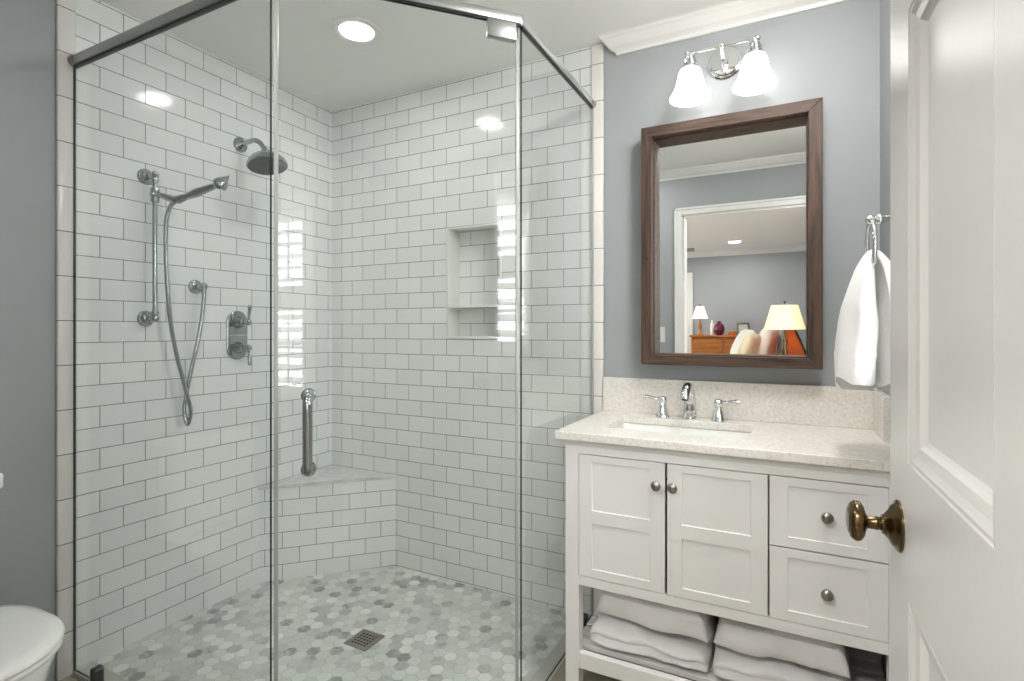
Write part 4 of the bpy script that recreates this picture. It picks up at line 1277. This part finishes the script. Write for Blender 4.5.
# bed
bed = thing('bed', (1.4, -5.0, FL), 'bed with orange cherry sleigh headboard seen in the mirror', 'bed')
m = MB()
m.prism([(2.20, FL), (2.19, 0.80), (2.20, 1.06), (2.235, 1.165), (2.315, 1.165), (2.36, 1.06), (2.44, 0.84), (2.50, 0.55), (2.52, FL)], lambda a, c, w: (a, w, c), -5.85, -4.30)
m.build('headboard', 'cherry', bed, bevel=0.01)
m = MB()
m.prism([(2.320, 1.168), (2.338, 1.150), (2.378, 1.06), (2.458, 0.84), (2.518, 0.55), (2.538, FL), (2.52, FL), (2.50, 0.55), (2.44, 0.84), (2.36, 1.06)], lambda a, c, w: (a, w, c), -5.86, -4.29)
m.build('headboard_back', 'dark', bed)
m = MB(); m.box((0.15, -5.80, 0.12), (2.185, -4.35, 0.42), 0.02); m.build('bed_base', 'cherry', bed)
m = MB(); m.box((0.16, -5.79, 0.42), (2.18, -4.36, 0.76), 0.06, 4); m.build('mattress', 'linen_white', bed, smooth=50)
def pillow(c, w, h, t, rot, mat, label):
    m = MB()
    n = 18
    for sgn in (1, -1):
        grid = []
        for i in range(n + 1):
            row = []
            for j in range(n + 1):
                u, v = 2 * i / n - 1, 2 * j / n - 1
                k = (1 - u ** 4) * (1 - v ** 4)
                th = t / 2 * (max(k, 0) ** 0.5) + 0.006 * noise.noise(Vector((u * 3 + c[0], v * 3, sgn))) * k
                pinch = 1 - 0.07 * (u * u) * (v * v) - 0.05 * (1 - abs(u)) * 0
                row.append(m.bm.verts.new(Vector((sgn * th, u * w / 2 * (1 - 0.06 * v * v), v * h / 2 * (1 - 0.08 * u * u)))))
            grid.append(row)
        for i in range(n):
            for j in range(n):
                m.face([grid[i][j], grid[i + 1][j], grid[i + 1][j + 1], grid[i][j + 1]])
    bmesh.ops.remove_doubles(m.bm, verts=m.bm.verts, dist=0.0005)
    m.bm.transform(Matrix.Translation(c) @ Matrix.Rotation(rot[2], 4, 'Z') @ Matrix.Rotation(rot[1], 4, 'Y'))
    return tag(m.build('pillow', mat, smooth=80, origin=c), label, 'pillow', 'pillows on the bed')
pillow((2.02, -4.95, 0.985), 0.62, 0.44, 0.18, (0, math.radians(16), math.radians(8)), 'linen_white', 'white pillow leaning on the orange headboard')
pillow((1.74, -5.08, 0.965), 0.58, 0.42, 0.17, (0, math.radians(26), math.radians(-14)), 'linen_white', 'white pillow lying foremost on the bed in the mirror')
pillow((1.85, -4.56, 0.945), 0.42, 0.36, 0.13, (0, math.radians(20), math.radians(16)), 'linen', 'ivory cushion behind the bedside lamp')
# nightstand and bedside lamp
ns_ = thing('nightstand', (2.28, -3.98, FL), 'oak nightstand under the lit bedside lamp', 'nightstand')
m = MB(); m.box((2.04, -4.20, 0.08), (2.54, -3.76, 0.66), 0.004); m.build('body', 'oak', ns_)
m = MB(); m.box((2.02, -4.22, 0.66), (2.56, -3.74, 0.69), 0.005); m.build('top', 'oak', ns_)
for x in (2.05, 2.49):
    for y in (-4.19, -3.81):
        m = MB(); m.box((x, y, FL), (x + 0.04, y + 0.04, 0.08)); m.build('leg', 'oak', ns_)
m = MB(); m.box((2.022, -4.17, 0.40), (2.042, -3.79, 0.62), 0.003); d1 = m.build('drawer', 'oak', ns_)
m = MB(); m.lathe([(0.008, 0), (0.016, 0.014), (0.0, 0.022)], (2.022, -3.98, 0.51), (-1, 0, 0), 14); m.build('knob', 'brass', d1, smooth=45)
bl = thing('table_lamp', (2.22, -4.0, 0.69), 'large lit bedside lamp with glowing amber shade on the nightstand', 'table lamp')
LC = Vector((2.221, -4.0, 0.69))
m = MB(); m.lathe([(0.075, 0), (0.075, 0.015), (0.03, 0.04), (0.018, 0.06), (0.03, 0.09), (0.018, 0.12), (0.034, 0.16), (0.018, 0.20), (0.034, 0.25), (0.018, 0.30), (0.030, 0.35), (0.014, 0.40), (0.012, 0.46), (0.010, 0.52)], LC, (0, 0, 1), 28); m.build('base', 'brass', bl, smooth=50)
m = MB()
loops = []
for (r, z) in ((0.196, 0.485), (0.124, 0.735), (0.121, 0.735), (0.193, 0.485)):
    loops.append([LC + Vector(((r + (0.0022 if k % 2 else -0.0022)) * math.cos(2 * PI * k / 96), (r + (0.0022 if k % 2 else -0.0022)) * math.sin(2 * PI * k / 96), z)) for k in range(96)])
m.loft(loops, False, False); m.build('pleated_shade', 'shade_warm', bl)
m = MB(); m.tube([LC + Vector((0, 0, 0.50)), LC + Vector((0, 0, 0.755))], 0.004, 8); m.sphere(LC + Vector((0, 0, 0.765)), 0.013); m.build('finial', 'brass', bl, smooth=50)
# ceiling fan, one blade of which shows in the mirror
fan = thing('ceiling_fan', (0.50, -5.0, ZC), 'white ceiling fan whose blade tips show in the mirror', 'ceiling fan')
FZ = 2.20
m = MB(); m.lathe([(0.07, 0), (0.06, -0.04), (0.015, -0.05), (0.015, -0.16), (0.10, -0.18), (0.115, -0.22), (0.10, -0.27), (0.06, -0.30), (0.0, -0.31)], (0.50, -5.0, ZC), (0, 0, 1), 32); m.build('motor', 'trim_paint', fan, smooth=45)
for k in range(5):
    a = 2 * PI * k / 5 - 0.12
    mt = Matrix.Translation((0.50, -5.0, FZ)) @ Matrix.Rotation(a, 4, 'Z') @ Matrix.Rotation(math.radians(11), 4, 'X')
    m = MB(); m.box((0.16, -0.062, -0.004), (0.66, 0.062, 0.004), 0.003, 1, mt); m.box((0.08, -0.02, -0.006), (0.20, 0.02, 0.002), 0.001, 1, mt)
    m.build('blade', 'nickel', fan)
